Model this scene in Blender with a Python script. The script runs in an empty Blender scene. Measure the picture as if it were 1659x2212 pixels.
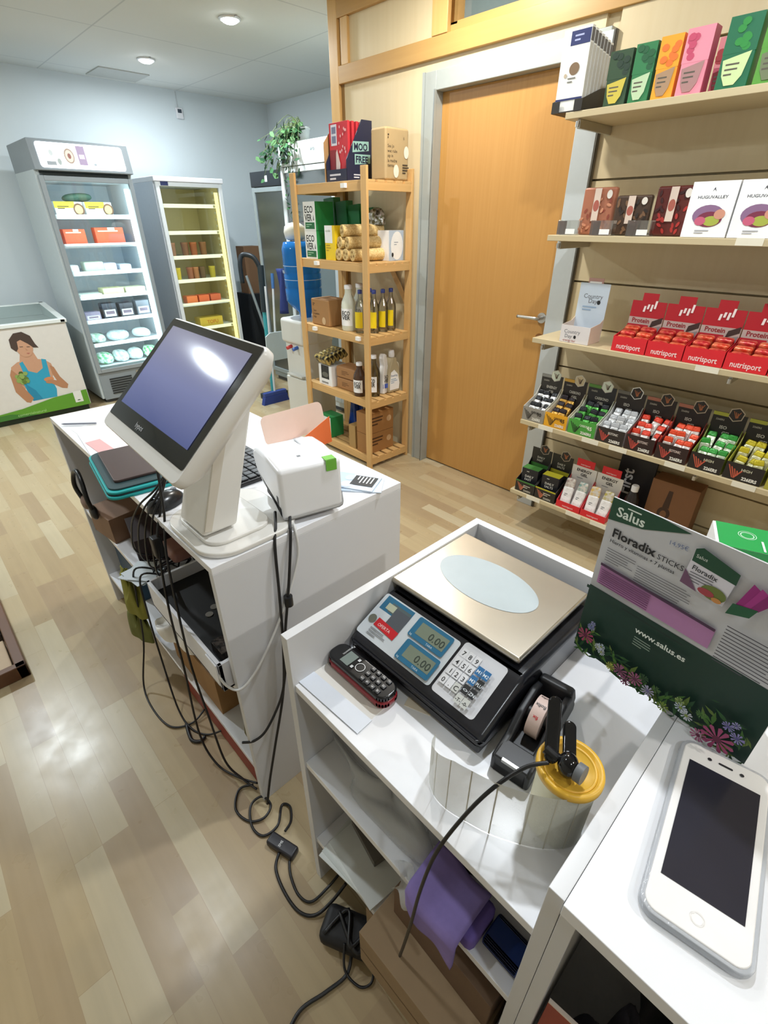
import bpy, bmesh, math, random
from mathutils import Matrix, Vector
R = math.radians
rnd = random.Random(7)
SC = bpy.context.scene
COL = SC.collection

# ---------------- camera, exposure, lights ----------------
cd = bpy.data.cameras.new('camera'); cam = bpy.data.objects.new('camera', cd); COL.objects.link(cam)
SC.camera = cam
yaw, pitch, roll = R(43.604), R(-30.889), R(-0.144)
fw = Vector((math.sin(yaw)*math.cos(pitch), math.cos(yaw)*math.cos(pitch), math.sin(pitch)))
r0 = Vector((math.cos(yaw), -math.sin(yaw), 0)); u0 = r0.cross(fw)
rr = math.cos(roll)*r0 + math.sin(roll)*u0; uu = -math.sin(roll)*r0 + math.cos(roll)*u0
cam.matrix_world = Matrix(((rr.x, uu.x, -fw.x, 0), (rr.y, uu.y, -fw.y, 0), (rr.z, uu.z, -fw.z, 1.5), (0, 0, 0, 1)))
cd.sensor_fit = 'HORIZONTAL'; cd.sensor_width = 36; cd.lens = 36*1055.45/1659
cd.clip_start = .02
SC.view_settings.view_transform = 'Standard'; SC.view_settings.look = 'None'
SC.view_settings.gamma = 1; SC.view_settings.exposure = EXPOSURE = 0.06
w = bpy.data.worlds.new('world'); SC.world = w; w.use_nodes = True
w.node_tree.nodes['Background'].inputs[0].default_value = (.55, .62, .7, 1)
w.node_tree.nodes['Background'].inputs[1].default_value = .25
COOL = (.86, .95, 1.0); WARM = (1.0, .96, .88); MID = (.88, .94, 1.0)
CEIL = 2.6
# ceiling downlights: x, y, watts, colour
DOWN = [(2.24, 3.76, 30, COOL), (2.21, 5.05, 18, COOL), (-.22, 3.95, 44, COOL), (.1, 1.84, 10, MID), (.1, -.9, 7, COOL),
        (1.92, 1.85, 22, WARM), (1.3, .5, 20, MID), (1.35, -1.5, 24, WARM)]
def lamp(kind, loc, power, col, size=.06, rot=(0, 0, 0), size_y=None, name='lamp_light'):
    l = bpy.data.lights.new(name, kind); l.energy = power; l.color = col
    if kind == 'POINT': l.shadow_soft_size = size
    elif kind == 'AREA':
        l.size = size
        if size_y: l.shape = 'RECTANGLE'; l.size_y = size_y
    o = bpy.data.objects.new(name, l); COL.objects.link(o); o.location = loc; o.rotation_euler = rot
    return o

# ---------------- materials ----------------
def lin(h):
    if isinstance(h, str):
        h = h.lstrip('#'); c = [int(h[i:i+2], 16)/255 for i in (0, 2, 4)]
    else: c = h
    return tuple((x/12.92 if x <= .04045 else ((x+.055)/1.055)**2.4) for x in c)
MATS = {}
def M(h, rough=.5, metal=0., var=.04, scale=30., emit=0., spec=.5, coat=0.):
    key = (h, rough, metal, var, scale, emit, spec, coat)
    if key in MATS: return MATS[key]
    m = bpy.data.materials.new('mat_'+str(h).strip('#')); m.use_nodes = True
    nt = m.node_tree; p = nt.nodes['Principled BSDF']; c = lin(h)
    n = nt.nodes.new('ShaderNodeTexNoise'); n.inputs['Scale'].default_value = scale; n.inputs['Detail'].default_value = 3
    tc = nt.nodes.new('ShaderNodeTexCoord'); nt.links.new(tc.outputs['Object'], n.inputs['Vector'])
    mr = nt.nodes.new('ShaderNodeMapRange'); mr.inputs[3].default_value = 1-var; mr.inputs[4].default_value = 1+var
    nt.links.new(n.outputs['Fac'], mr.inputs[0])
    mx = nt.nodes.new('ShaderNodeVectorMath'); mx.operation = 'SCALE'; mx.inputs[0].default_value = c
    nt.links.new(mr.outputs[0], mx.inputs['Scale']); nt.links.new(mx.outputs[0], p.inputs['Base Color'])
    p.inputs['Roughness'].default_value = rough; p.inputs['Metallic'].default_value = metal
    p.inputs['Specular IOR Level'].default_value = spec; p.inputs['Coat Weight'].default_value = coat
    if emit: p.inputs['Emission Color'].default_value = (*c, 1); p.inputs['Emission Strength'].default_value = emit
    MATS[key] = m; return m
def glass(tint=(1, 1, 1), refl=.12, name='clear_glass', rough=.02, base=.03):
    m = bpy.data.materials.new(name); m.use_nodes = True; nt = m.node_tree; nt.nodes.clear()
    out = nt.nodes.new('ShaderNodeOutputMaterial'); t = nt.nodes.new('ShaderNodeBsdfTransparent'); t.inputs[0].default_value = (*tint, 1)
    g = nt.nodes.new('ShaderNodeBsdfGlossy'); g.inputs['Roughness'].default_value = rough; mix = nt.nodes.new('ShaderNodeMixShader')
    lw = nt.nodes.new('ShaderNodeLayerWeight'); lw.inputs[0].default_value = refl
    mr = nt.nodes.new('ShaderNodeMapRange'); mr.inputs[3].default_value = base; mr.inputs[4].default_value = .9
    nt.links.new(lw.outputs['Fresnel'], mr.inputs[0]); nt.links.new(mr.outputs[0], mix.inputs[0])
    nt.links.new(t.outputs[0], mix.inputs[1]); nt.links.new(g.outputs[0], mix.inputs[2]); nt.links.new(mix.outputs[0], out.inputs[0])
    return m
def film(h, alpha, rough=.2, name='translucent_film'):
    m = bpy.data.materials.new(name); m.use_nodes = True; nt = m.node_tree; p = nt.nodes['Principled BSDF']
    p.inputs['Base Color'].default_value = (*lin(h), 1); p.inputs['Alpha'].default_value = alpha; p.inputs['Roughness'].default_value = rough
    n = nt.nodes.new('ShaderNodeTexNoise'); n.inputs['Scale'].default_value = 40
    b = nt.nodes.new('ShaderNodeBump'); b.inputs['Strength'].default_value = .3; b.inputs['Distance'].default_value = .002
    nt.links.new(n.outputs[0], b.inputs['Height']); nt.links.new(b.outputs[0], p.inputs['Normal'])
    return m
def grain(h1, h2, axis='Z', rough=.45, fine=60., stretch=.03, bump=0., name='wood'):
    m = bpy.data.materials.new(name); m.use_nodes = True; nt = m.node_tree; p = nt.nodes['Principled BSDF']
    tc = nt.nodes.new('ShaderNodeTexCoord'); mp = nt.nodes.new('ShaderNodeMapping')
    s = [fine, fine, fine]; s['XYZ'.index(axis)] = fine*stretch; mp.inputs['Scale'].default_value = s
    n = nt.nodes.new('ShaderNodeTexNoise'); n.inputs['Scale'].default_value = 1; n.inputs['Detail'].default_value = 4
    cr = nt.nodes.new('ShaderNodeMix'); cr.data_type = 'RGBA'; cr.inputs[6].default_value = (*lin(h1), 1); cr.inputs[7].default_value = (*lin(h2), 1)
    nt.links.new(tc.outputs['Object'], mp.inputs[0]); nt.links.new(mp.outputs[0], n.inputs['Vector']); nt.links.new(n.outputs['Fac'], cr.inputs[0])
    nt.links.new(cr.outputs[2], p.inputs['Base Color']); p.inputs['Roughness'].default_value = rough
    return m
def foil(h, h2, rough=.3, name='crinkled_foil', metal=.6, sc=60):
    m = bpy.data.materials.new(name); m.use_nodes = True; nt = m.node_tree; p = nt.nodes['Principled BSDF']
    tc = nt.nodes.new('ShaderNodeTexCoord'); n = nt.nodes.new('ShaderNodeTexNoise'); n.inputs['Scale'].default_value = sc
    nt.links.new(tc.outputs['Object'], n.inputs['Vector'])
    cr = nt.nodes.new('ShaderNodeMix'); cr.data_type = 'RGBA'; cr.inputs[6].default_value = (*lin(h), 1); cr.inputs[7].default_value = (*lin(h2), 1)
    mr = nt.nodes.new('ShaderNodeMapRange'); mr.inputs[1].default_value = .4; mr.inputs[2].default_value = .6
    nt.links.new(n.outputs['Fac'], mr.inputs[0]); nt.links.new(mr.outputs[0], cr.inputs[0]); nt.links.new(cr.outputs[2], p.inputs['Base Color'])
    p.inputs['Roughness'].default_value = rough; p.inputs['Metallic'].default_value = metal
    b = nt.nodes.new('ShaderNodeBump'); b.inputs['Strength'].default_value = .6; b.inputs['Distance'].default_value = .004
    nt.links.new(n.outputs[0], b.inputs['Height']); nt.links.new(b.outputs[0], p.inputs['Normal'])
    return m

# ---------------- mesh builder ----------------
TXT = {}
def text_mesh(s, bold):
    k = (s, bold)
    if k not in TXT:
        c = bpy.data.curves.new('t', 'FONT'); c.body = s; c.size = 1; c.resolution_u = 2; c.fill_mode = 'FRONT'
        c.offset = bold
        o = bpy.data.objects.new('t', c); COL.objects.link(o)
        dg = bpy.context.evaluated_depsgraph_get(); me = o.evaluated_get(dg).to_mesh()
        vs = [tuple(v.co) for v in me.vertices]; fs = [tuple(p.vertices) for p in me.polygons]
        bpy.data.objects.remove(o); bpy.data.curves.remove(c)
        TXT[k] = (vs, fs, max([v[0] for v in vs] or [1]))
    return TXT[k]
class B:
    def __init__(s, mat=None):
        s.v = []; s.f = []; s.mi = []; s.sm = []; s.mats = []; s.cur = 0; s.T = Matrix.Identity(4); s.wn = False
        if mat: s.m(mat)
    def m(s, mat):
        if mat not in s.mats: s.mats.append(mat)
        s.cur = s.mats.index(mat); return s
    def add(s, vs, fs, smooth=False):
        o = len(s.v); s.v += [tuple(s.T @ Vector(p)) for p in vs]
        for f in fs: s.f.append([i+o for i in f]); s.mi.append(s.cur); s.sm.append(smooth)
        return s
    def box(s, x0, x1, y0, y1, z0, z1, bev=0., seg=2):
        if bev <= 0:
            return s.add([(x0,y0,z0),(x1,y0,z0),(x1,y1,z0),(x0,y1,z0),(x0,y0,z1),(x1,y0,z1),(x1,y1,z1),(x0,y1,z1)],
                         [(0,3,2,1),(4,5,6,7),(0,1,5,4),(1,2,6,5),(2,3,7,6),(3,0,4,7)])
        bm = bmesh.new(); bmesh.ops.create_cube(bm, size=1)
        for v in bm.verts: v.co = Vector((x0+(v.co.x+.5)*(x1-x0), y0+(v.co.y+.5)*(y1-y0), z0+(v.co.z+.5)*(z1-z0)))
        bmesh.ops.bevel(bm, geom=bm.edges[:], offset=min(bev, .49*min(x1-x0, y1-y0, z1-z0)), segments=seg, profile=.5, affect='EDGES')
        return s.bm(bm, True)
    def bm(s, bm, smooth=False):
        s.wn = s.wn or smooth
        bm.verts.index_update(); s.add([tuple(v.co) for v in bm.verts], [[v.index for v in f.verts] for f in bm.faces], smooth); bm.free(); return s
    def prism(s, pts, axis, a, b, bev=0.):
        # pts 2D in the plane orthogonal to axis ((y,z),(x,z),(x,y)), extruded a..b
        def P(p, t): return {'x': (t, p[0], p[1]), 'y': (p[0], t, p[1]), 'z': (p[0], p[1], t)}[axis]
        n = len(pts); vs = [P(p, a) for p in pts]+[P(p, b) for p in pts]
        fs = [list(range(n))[::-1], list(range(n, 2*n))]+[[i, (i+1) % n, n+(i+1) % n, n+i] for i in range(n)]
        bm = bmesh.new(); bv = [bm.verts.new(v) for v in vs]
        for f in fs: bm.faces.new([bv[i] for i in f])
        bmesh.ops.recalc_face_normals(bm, faces=bm.faces)
        if bev: bmesh.ops.bevel(bm, geom=bm.edges[:], offset=bev, segments=2, profile=.5, affect='EDGES')
        return s.bm(bm, bool(bev))
    def lathe(s, prof, c=(0, 0, 0), n=20, cap=True, sx=1., sy=1.):
        vs = []; fs = []
        for r, z in prof:
            for i in range(n):
                a = 2*math.pi*i/n; vs.append((c[0]+r*math.cos(a)*sx, c[1]+r*math.sin(a)*sy, c[2]+z))
        k = len(prof)
        for j in range(k-1):
            for i in range(n): fs.append([j*n+i, j*n+(i+1) % n, (j+1)*n+(i+1) % n, (j+1)*n+i])
        s.add(vs, fs, True)
        if cap: s.add(vs[:n], [list(range(n))[::-1]]); s.add(vs[-n:], [list(range(n))])
        return s
    def cyl(s, p0, p1, r, n=16, r2=None):
        p0, p1 = Vector(p0), Vector(p1); d = (p1-p0).normalized(); a = d.orthogonal().normalized(); b = d.cross(a); r2 = r if r2 is None else r2
        vs = [tuple(p0+r*(a*math.cos(2*math.pi*i/n)+b*math.sin(2*math.pi*i/n))) for i in range(n)]
        vs += [tuple(p1+r2*(a*math.cos(2*math.pi*i/n)+b*math.sin(2*math.pi*i/n))) for i in range(n)]
        s.add(vs, [[i, (i+1) % n, n+(i+1) % n, n+i] for i in range(n)], True)
        s.add(vs[:n], [list(range(n))[::-1]]); s.add(vs[n:], [list(range(n))]); return s
    def tube(s, pts, r, n=8, sub=6, closed=False):
        P = [Vector(p) for p in pts]; Q = []
        L = len(P)
        for i in range(L-1 if not closed else L):
            g = lambda k: P[k % L] if closed else P[max(0, min(L-1, k))]
            a, b, c, d = g(i-1), g(i), g(i+1), g(i+2)
            for k in range(sub):
                t = k/sub; Q.append(.5*((2*b)+(-a+c)*t+(2*a-5*b+4*c-d)*t*t+(-a+3*b-3*c+d)*t**3))
        if not closed: Q.append(P[-1])
        vs = []; up = None
        for i, q in enumerate(Q):
            d = (Q[min(i+1, len(Q)-1)]-Q[max(i-1, 0)])
            d = d.normalized() if d.length > 1e-9 else Vector((0, 0, 1))
            up = d.orthogonal().normalized() if up is None else (up-d*up.dot(d)).normalized()
            b = d.cross(up)
            for k in range(n): a = 2*math.pi*k/n; vs.append(tuple(q+r*(up*math.cos(a)+b*math.sin(a))))
        m = len(Q); fs = [[i*n+k, i*n+(k+1) % n, (i+1)*n+(k+1) % n, (i+1)*n+k] for i in range(m-1) for k in range(n)]
        if closed: fs += [[(m-1)*n+k, (m-1)*n+(k+1) % n, (k+1) % n, k] for k in range(n)]
        else: fs += [list(range(n))[::-1], list(range((m-1)*n, m*n))]
        return s.add(vs, fs, True)
    def grid(s, fn, nu, nv, smooth=True):
        vs = [fn(i/nu, j/nv) for j in range(nv+1) for i in range(nu+1)]
        return s.add(vs, [[j*(nu+1)+i, j*(nu+1)+i+1, (j+1)*(nu+1)+i+1, (j+1)*(nu+1)+i] for j in range(nv) for i in range(nu)], smooth)
    def ball(s, c, r, sc=(1, 1, 1), n=16, m=10):
        return s.grid(lambda u, v: (c[0]+r*sc[0]*math.sin(math.pi*v)*math.cos(2*math.pi*u), c[1]+r*sc[1]*math.sin(math.pi*v)*math.sin(2*math.pi*u), c[2]-r*sc[2]*math.cos(math.pi*v)), n, m)
    def obj(s, name, parent=None, loc=(0, 0, 0), rz=0, solid=0., sub=0, rot=None, recalc=False):
        me = bpy.data.meshes.new(name); me.from_pydata(s.v, [], s.f)
        for m in s.mats: me.materials.append(m)
        me.polygons.foreach_set('material_index', s.mi); me.polygons.foreach_set('use_smooth', s.sm); me.update()
        if recalc:
            bm = bmesh.new(); bm.from_mesh(me); bmesh.ops.recalc_face_normals(bm, faces=bm.faces); bm.to_mesh(me); bm.free()
        o = bpy.data.objects.new(name, me); COL.objects.link(o); o.location = loc; o.rotation_euler = rot or (0, 0, rz)
        if parent: o.parent = parent
        if s.wn: md = o.modifiers.new('wn', 'WEIGHTED_NORMAL'); md.weight = 100; md.mode = 'FACE_AREA'
        if solid: md = o.modifiers.new('solid', 'SOLIDIFY'); md.thickness = solid; md.offset = 0
        if sub: md = o.modifiers.new('sub', 'SUBSURF'); md.levels = md.render_levels = sub
        return o
class F:
    """a flat frame for print on a face: origin, right, up"""
    def __init__(s, b, o, r, u, z=.0004):
        s.b = b; s.o = Vector(o); s.r = Vector(r).normalized(); s.u = Vector(u).normalized(); s.n = s.r.cross(s.u); s.z = z
    def P(s, u, v, k=0): return tuple(s.o+s.r*u+s.u*v+s.n*(s.z+k))
    def up(s): s.z += .00025
    def poly(s, pts, mat): s.b.m(mat).add([s.P(*p) for p in pts], [list(range(len(pts)))]); s.up(); return s
    def rect(s, u0, v0, u1, v1, mat): return s.poly([(u0, v0), (u1, v0), (u1, v1), (u0, v1)], mat)
    def ell(s, u, v, a, b_, mat, n=20, rot=0):
        c, d = math.cos(rot), math.sin(rot)
        return s.poly([(u+a*math.cos(t)*c-b_*math.sin(t)*d, v+a*math.cos(t)*d+b_*math.sin(t)*c) for t in [2*math.pi*i/n for i in range(n)]], mat)
    def ring(s, u, v, r1, r2, mat, n=24):
        for i in range(n):
            a, c = 2*math.pi*i/n, 2*math.pi*(i+1)/n
            s.b.m(mat).add([s.P(u+r*math.cos(t), v+r*math.sin(t)) for r, t in ((r1, a), (r2, a), (r2, c), (r1, c))], [(0, 1, 2, 3)])
        s.up(); return s
    def text(s, t, u, v, size, mat, align='l', bold=.0, ang=0, sx=1., maxw=None):
        vs, fs, W = text_mesh(t, bold)
        if maxw and W*size*sx > maxw: sx = maxw/(W*size)
        off = {'l': 0, 'c': -W/2, 'r': -W}[align]; c, d = math.cos(ang), math.sin(ang)
        s.b.m(mat).add([s.P(u+((x+off)*sx*c-y*d)*size, v+((x+off)*sx*d+y*c)*size) for x, y, z in vs], fs); s.up(); return s
    def lines(s, u, v, w_, n, dv, mat, h=.4, seed=1):
        rg = random.Random(seed)
        for i in range(n):
            a = w_*(rg.uniform(.75, 1) if i < n-1 else .5); y = v-i*dv
            s.b.m(mat).add([s.P(u, y), s.P(u+a, y), s.P(u+a, y+dv*h), s.P(u, y+dv*h)], [(0, 1, 2, 3)])
        s.up(); return s

# ---------------- scene objects ----------------
def tag(o, label, cat, group=None, kind=None):
    o['label'] = label; o['category'] = cat
    if group: o['group'] = group
    if kind: o['kind'] = kind
    return o
def thing(name, label, cat, loc=(0, 0, 0), rz=0, group=None):
    o = bpy.data.objects.new(name, None); COL.objects.link(o); o.location = loc; o.rotation_euler = (0, 0, rz); o.empty_display_size = .05
    return tag(o, label, cat, group)
def struct(o, label=None):
    o['kind'] = 'structure'
    if label: o['label'] = label
    return o
def copy_tree(o, parent=None):
    c = o.copy(); COL.objects.link(c)
    if parent: c.parent = parent
    for ch in list(o.children): copy_tree(ch, c)
    return c
def dup(o, loc, rz=None, label=None, rot=None):
    c = copy_tree(o); c.location = loc
    if rz is not None: c.rotation_euler = (0, 0, rz)
    if rot is not None: c.rotation_euler = rot
    if label: c['label'] = label
    return c
def rowlab(i, n, a, b):
    """place in a row seen from the till: named from the two ends"""
    return ''
def frames(b, W, D, H):
    """front (-X), side (-Y), top frames of a box W along Y, D along X, base centre at origin"""
    return (F(b, (-D/2, W/2, 0), (0, -1, 0), (0, 0, 1)), F(b, (-D/2, -W/2, 0), (1, 0, 0), (0, 0, 1)), F(b, (-D/2, W/2, H), (0, -1, 0), (1, 0, 0)))
def carton(name, label, cat, W, D, H, loc, mat, deco=None, rz=0, group=None, bev=.001, parent=None):
    b = B(mat).box(-D/2, D/2, -W/2, W/2, 0, H, bev)
    if deco: deco(b, *frames(b, W, D, H), W, D, H)
    o = b.obj(name, parent, loc, rz)
    if label: tag(o, label, cat, group)
    return o

WHITE = M('#eeeff3', .22, var=.012); WHITE2 = M('#e6e6ea', .4, var=.02); EDGE = M('#b9b7b0', .5)
BLACK = M('#141416', .35); MATT = M('#1b1b1d', .6); DGREY = M('#4b4d50', .45); GREY = M('#8e959a', .45); STEEL = M('#c9c9c6', .28, 1.); ALU = M('#b9bfc2', .38, .55)
RED = M('#c8202c', .4); ORANGE = M('#e8622a', .45); GREEN = M('#1e7a45', .45); DKGREEN = M('#16402f', .45); LGREEN = M('#6cb33f', .45)
YELLOW = M('#f2cf1d', .45); NAVY = M('#1c2138', .45); BLUE = M('#2a5ec4', .4); TEAL = M('#16a0a0', .6); CREAM = M('#e9dfc4', .5); KRAFT = M('#b08a5c', .7, var=.06)
KRAFT2 = M('#9c7547', .7, var=.06); PINK = M('#e88aa6', .45); PAPER = M('#f4f3f0', .6); INK = M('#1d1d1f', .5); BROWN = M('#6a3f24', .6); PURPLE = M('#8776b4', .9, var=.1, scale=90)
PRINT = M('#f5f5f5', .45); GREYINK = M('#77787c', .5)
GLASS = glass(); GLASSB = glass((.93, .97, .98), .15, 'door_glass', base=.05)

# ---------------- the room ----------------
def floor_mat():
    m = bpy.data.materials.new('laminate'); m.use_nodes = True; nt = m.node_tree; p = nt.nodes['Principled BSDF']; L = nt.links.new
    tc = nt.nodes.new('ShaderNodeTexCoord'); mp = nt.nodes.new('ShaderNodeMapping'); mp.inputs['Rotation'].default_value = (0, 0, R(90)); mp.inputs['Location'].default_value = (.11, .02, 0)
    L(tc.outputs['Object'], mp.inputs[0])
    br = nt.nodes.new('ShaderNodeTexBrick'); br.inputs['Scale'].default_value = 1; br.inputs['Brick Width'].default_value = .47; br.inputs['Row Height'].default_value = .072
    br.inputs['Mortar Size'].default_value = .0008; br.inputs['Mortar Smooth'].default_value = .3; br.offset = .37; br.offset_frequency = 3
    br.inputs['Color1'].default_value = (0, 0, 0, 1); br.inputs['Color2'].default_value = (1, 1, 1, 1); br.inputs['Mortar'].default_value = (.15, .15, .15, 1); br.inputs['Bias'].default_value = 0
    L(mp.outputs[0], br.inputs['Vector'])
    cr = nt.nodes.new('ShaderNodeValToRGB'); e = cr.color_ramp.elements
    e[0].position = 0; e[0].color = (*lin('#a08a6c'), 1); e[1].position = 1; e[1].color = (*lin('#beb193'), 1)
    x = e.new(.35); x.color = (*lin('#ae9975'), 1); x = e.new(.7); x.color = (*lin('#b5a380'), 1)
    L(br.outputs['Color'], cr.inputs[0])
    mp2 = nt.nodes.new('ShaderNodeMapping'); mp2.inputs['Scale'].default_value = (45, 2.2, 1); L(tc.outputs['Object'], mp2.inputs[0])
    n = nt.nodes.new('ShaderNodeTexNoise'); n.inputs['Scale'].default_value = 1; n.inputs['Detail'].default_value = 5; L(mp2.outputs[0], n.inputs['Vector'])
    mr = nt.nodes.new('ShaderNodeMapRange'); mr.inputs[3].default_value = .88; mr.inputs[4].default_value = 1.1; L(n.outputs['Fac'], mr.inputs[0])
    vm = nt.nodes.new('ShaderNodeVectorMath'); vm.operation = 'SCALE'; L(cr.outputs[0], vm.inputs[0]); L(mr.outputs[0], vm.inputs['Scale'])
    L(vm.outputs[0], p.inputs['Base Color']); p.inputs['Roughness'].default_value = .28
    n2 = nt.nodes.new('ShaderNodeTexNoise'); n2.inputs['Scale'].default_value = 14; L(tc.outputs['Object'], n2.inputs['Vector'])
    mr2 = nt.nodes.new('ShaderNodeMapRange'); mr2.inputs[3].default_value = .22; mr2.inputs[4].default_value = .38; L(n2.outputs['Fac'], mr2.inputs[0]); L(mr2.outputs[0], p.inputs['Roughness'])
    return m
XL, YR, YF, XW, XB = -1.7, -2.9, 5.95, 2.45, 3.88
struct(B(floor_mat()).box(XL, XB, YR, YF, -.06, 0).obj('floor'))
def ceil_mat():
    m = M('#d5d7d2', .8, var=.02, scale=3).copy(); m.name = 'ceiling_tiles'; nt = m.node_tree; p = nt.nodes['Principled BSDF']
    tc = nt.nodes.new('ShaderNodeTexCoord'); br = nt.nodes.new('ShaderNodeTexBrick'); br.inputs['Scale'].default_value = 1; br.inputs['Brick Width'].default_value = 1.2
    br.inputs['Row Height'].default_value = 1.2; br.offset = 0; br.inputs['Mortar Size'].default_value = .006; br.inputs['Color1'].default_value = br.inputs['Color2'].default_value = (*lin('#d6d8d3'), 1)
    br.inputs['Mortar'].default_value = (*lin('#bfc2bf'), 1); mp = nt.nodes.new('ShaderNodeMapping'); mp.inputs['Location'].default_value = (.75, .3, 0)
    nt.links.new(tc.outputs['Object'], mp.inputs[0]); nt.links.new(mp.outputs[0], br.inputs['Vector']); nt.links.new(br.outputs['Color'], p.inputs['Base Color']); return m
struct(B(ceil_mat()).box(XL, XB, YR, YF, CEIL, CEIL+.06).obj('ceiling'))
WALLM = M('#dbe4e8', .75, var=.015, scale=4)
struct(B(WALLM).box(XL-.1, XB+.1, YF, YF+.1, 0, CEIL).obj('wall_far'))
struct(B(WALLM).box(XB, XB+.1, 3.0, YF, 0, CEIL).obj('wall_alcove'))
struct(B(M('#cfccc4', .8)).box(XL-.1, XL, YR, YF, 0, CEIL).obj('wall_till'))
struct(B(M('#cfccc4', .8)).box(XL, XB, YR-.1, YR, 0, CEIL).obj('wall_rear'))
MAPLE = grain('#dccdaa', '#d3c19a', 'Z', .4, 40, .04, name='maple_panel')
PINEB = grain('#c49c5e', '#b58c4f', 'Y', .4, 50, .04, name='beam_wood'); PINEV = grain('#d9b274', '#c99c5a', 'Z', .4, 50, .04, name='post_wood')
DOORM = grain('#bf8f4e', '#b1803f', 'Z', .38, 110, .02, name='beech_door')
# partition between shop and back room (returns at y=3)
struct(B(MAPLE).box(XW, XB, 2.96, 3.0, 0, CEIL).obj('wall_return'))
b = B(MAPLE).box(XW, XW+.12, 2.26, 3.0, 0, CEIL).box(XW, XW+.12, 1.30, 2.26, 2.13, 2.19).box(XW, XW+.12, 2.12, 2.26, 2.27, CEIL)
b.box(XW+.02, XW+.12, YR, 1.3, 0, 2.3).box(XW, XW+.12, YR, 2.0, 2.52, CEIL)
# slat panels with grooves, hanging on the partition
for k in range(-1, 10):
    z0 = .05+.2*k
    if z0 < 0: z0 = 0
    z1 = .05+.2*(k+1)-.008
    b.box(XW-.012, XW+.02, YR, 1.235, z0, z1)
b.box(XW-.012, XW+.02, YR, 1.235, 2.05, 2.19)
struct(b.obj('wall_slatted'))
struct(B(PINEB).box(XW-.022, XW+.1, YR, 2.93, 2.19, 2.272, .003).obj('trim_1'))
struct(B(PINEV).box(XW-.022, XW+.12, 2.93, 3.01, 0, CEIL, .003).obj('trim_2'))
struct(B(PINEB).box(XW-.022, XW+.1, 2.12, 2.93, 2.475, 2.56, .003).obj('trim_3'))
struct(B(PINEV).box(XW-.018, XW+.1, 2.845, 2.905, 2.272, 2.475, .003).obj('trim_4'))
struct(B(PINEV).box(XW-.026, XW+.1, 2.10, 2.2, 2.272, 2.475, .003).obj('trim_5'))
# groove lines beside the post
struct(B(M('#8a6a3a', .6)).box(XW-.003, XW+.01, 2.905, 2.93, 0, 2.19).obj('trim_6'))
b = B(PINEB).box(XW+.0, XW+.09, 1.0, 2.1, 2.272, 2.31, .002).box(XW, XW+.09, 1.0, 2.1, 2.50, 2.56, .002).box(XW, XW+.09, 2.06, 2.1, 2.3, 2.5)
wn = b.obj('window_1'); struct(wn)
g = B(M('#5c6a6c', .08, spec=.8)).box(XW+.05, XW+.058, -1.2, 2.06, 2.3, 2.51).obj('pane', wn)
# door and frame
FR = M('#aab0ad', .45, .2)
b = B(FR)
b.box(XW-.02, XW+.06, 2.16, 2.25, 0, 2.145, .004).box(XW-.02, XW+.06, 1.26, 2.16, 2.065, 2.145, .004).box(XW-.02, XW+.06, 1.26, 1.34, 0, 2.065, .004)
b.box(XW-.026, XW-.016, 2.235, 2.25, 0, 2.145).box(XW-.03, XW-.015, 2.158, 2.166, 0, 2.07)
struct(b.obj('trim_7'))
d = struct(B(DOORM).box(XW+.035, XW+.075, 1.34, 2.16, .008, 2.065, .002).obj('door_1'))
B(STEEL).cyl((XW+.035, 1.40, 1.055), (XW+.0, 1.40, 1.055), .009).tube([(XW+.0, 1.40, 1.055), (XW-.012, 1.41, 1.055), (XW-.014, 1.44, 1.056), (XW-.014, 1.52, 1.056)], .009).cyl((XW+.035, 1.40, 1.055), (XW+.028, 1.40, 1.055), .026, 24).obj('door_handle', d)
B(M('#7c4f22', .5)).cyl((XW+.035, 1.40, .955), (XW+.03, 1.40, .955), .022, 20).obj('lock_plate', d)
# aluminium edge post of the slatwall
b = B(M('#c3c9ca', .4, .35)).box(XW-.03, XW+.02, 1.245, 1.345, 0, 2.13, .003)
b.m(M('#6e6a60', .5)).box(XW-.028, XW-.01, 1.235, 1.245, 0, 2.13)
struct(b.obj('trim_8'))
struct(B(M('#b7b9b4', .6)).box(2.0, 2.42, 5.52, 5.86, CEIL-.008, CEIL, 0).obj('trim_9'), 'square access panel in the ceiling')
struct(B(M('#dfe3e4', .6)).box(XL, XB, YF-.012, YF, 0, .07).obj('baseboard_far'))
# downlights
lens = M('#f6fbff', .3, emit=40.)
for i, (x, y, pw, c) in enumerate(DOWN):
    lab = ['round ceiling spotlight nearer the wooden partition, glaring white', 'round ceiling spotlight above the fridges, close to the square panel'][i] if i < 2 else 'round ceiling spotlight over the shop floor, outside the view'
    t = thing('ceiling_spotlight', lab, 'lamp', (x, y, CEIL), group='ceiling spotlights')
    B(M('#d9dadb', .4, .3)).lathe([(.06, -.001), (.070, -.001), (.070, -.006), (.058, -.012), (.055, -.004)], cap=False, n=28).obj('ring', t)
    for q in (-1, 1): B(M('#aeb0b2', .5)).box(-.005, .005, q*.072-.012, q*.072+.012, -.008, 0).obj('clip', t)
    B(lens).lathe([(.055, -.006), (.050, -.016), (.034, -.024), (.001, -.027)], n=24).obj('lens', t)
    a = lamp('AREA', (x, y, CEIL-.034), pw, c, .1); a.data.shape = 'DISK'
# small white alarm sensor on the far wall
t = thing('wall_sensor', 'small white alarm sensor high on the pale far wall', 'sensor', (2.835, YF, 2.42))
B(WHITE2).box(-.035, .035, -.03, 0, -.045, .045, .008).obj('housing', t)
B(M('#3c4652', .3)).box(-.02, .02, -.034, -.028, .0, .03, .003).obj('sensor_window', t)
B(M('#c9cfd2', .5)).box(-.004, .004, -.006, 0, .045, .17).obj('cable', t)

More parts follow.
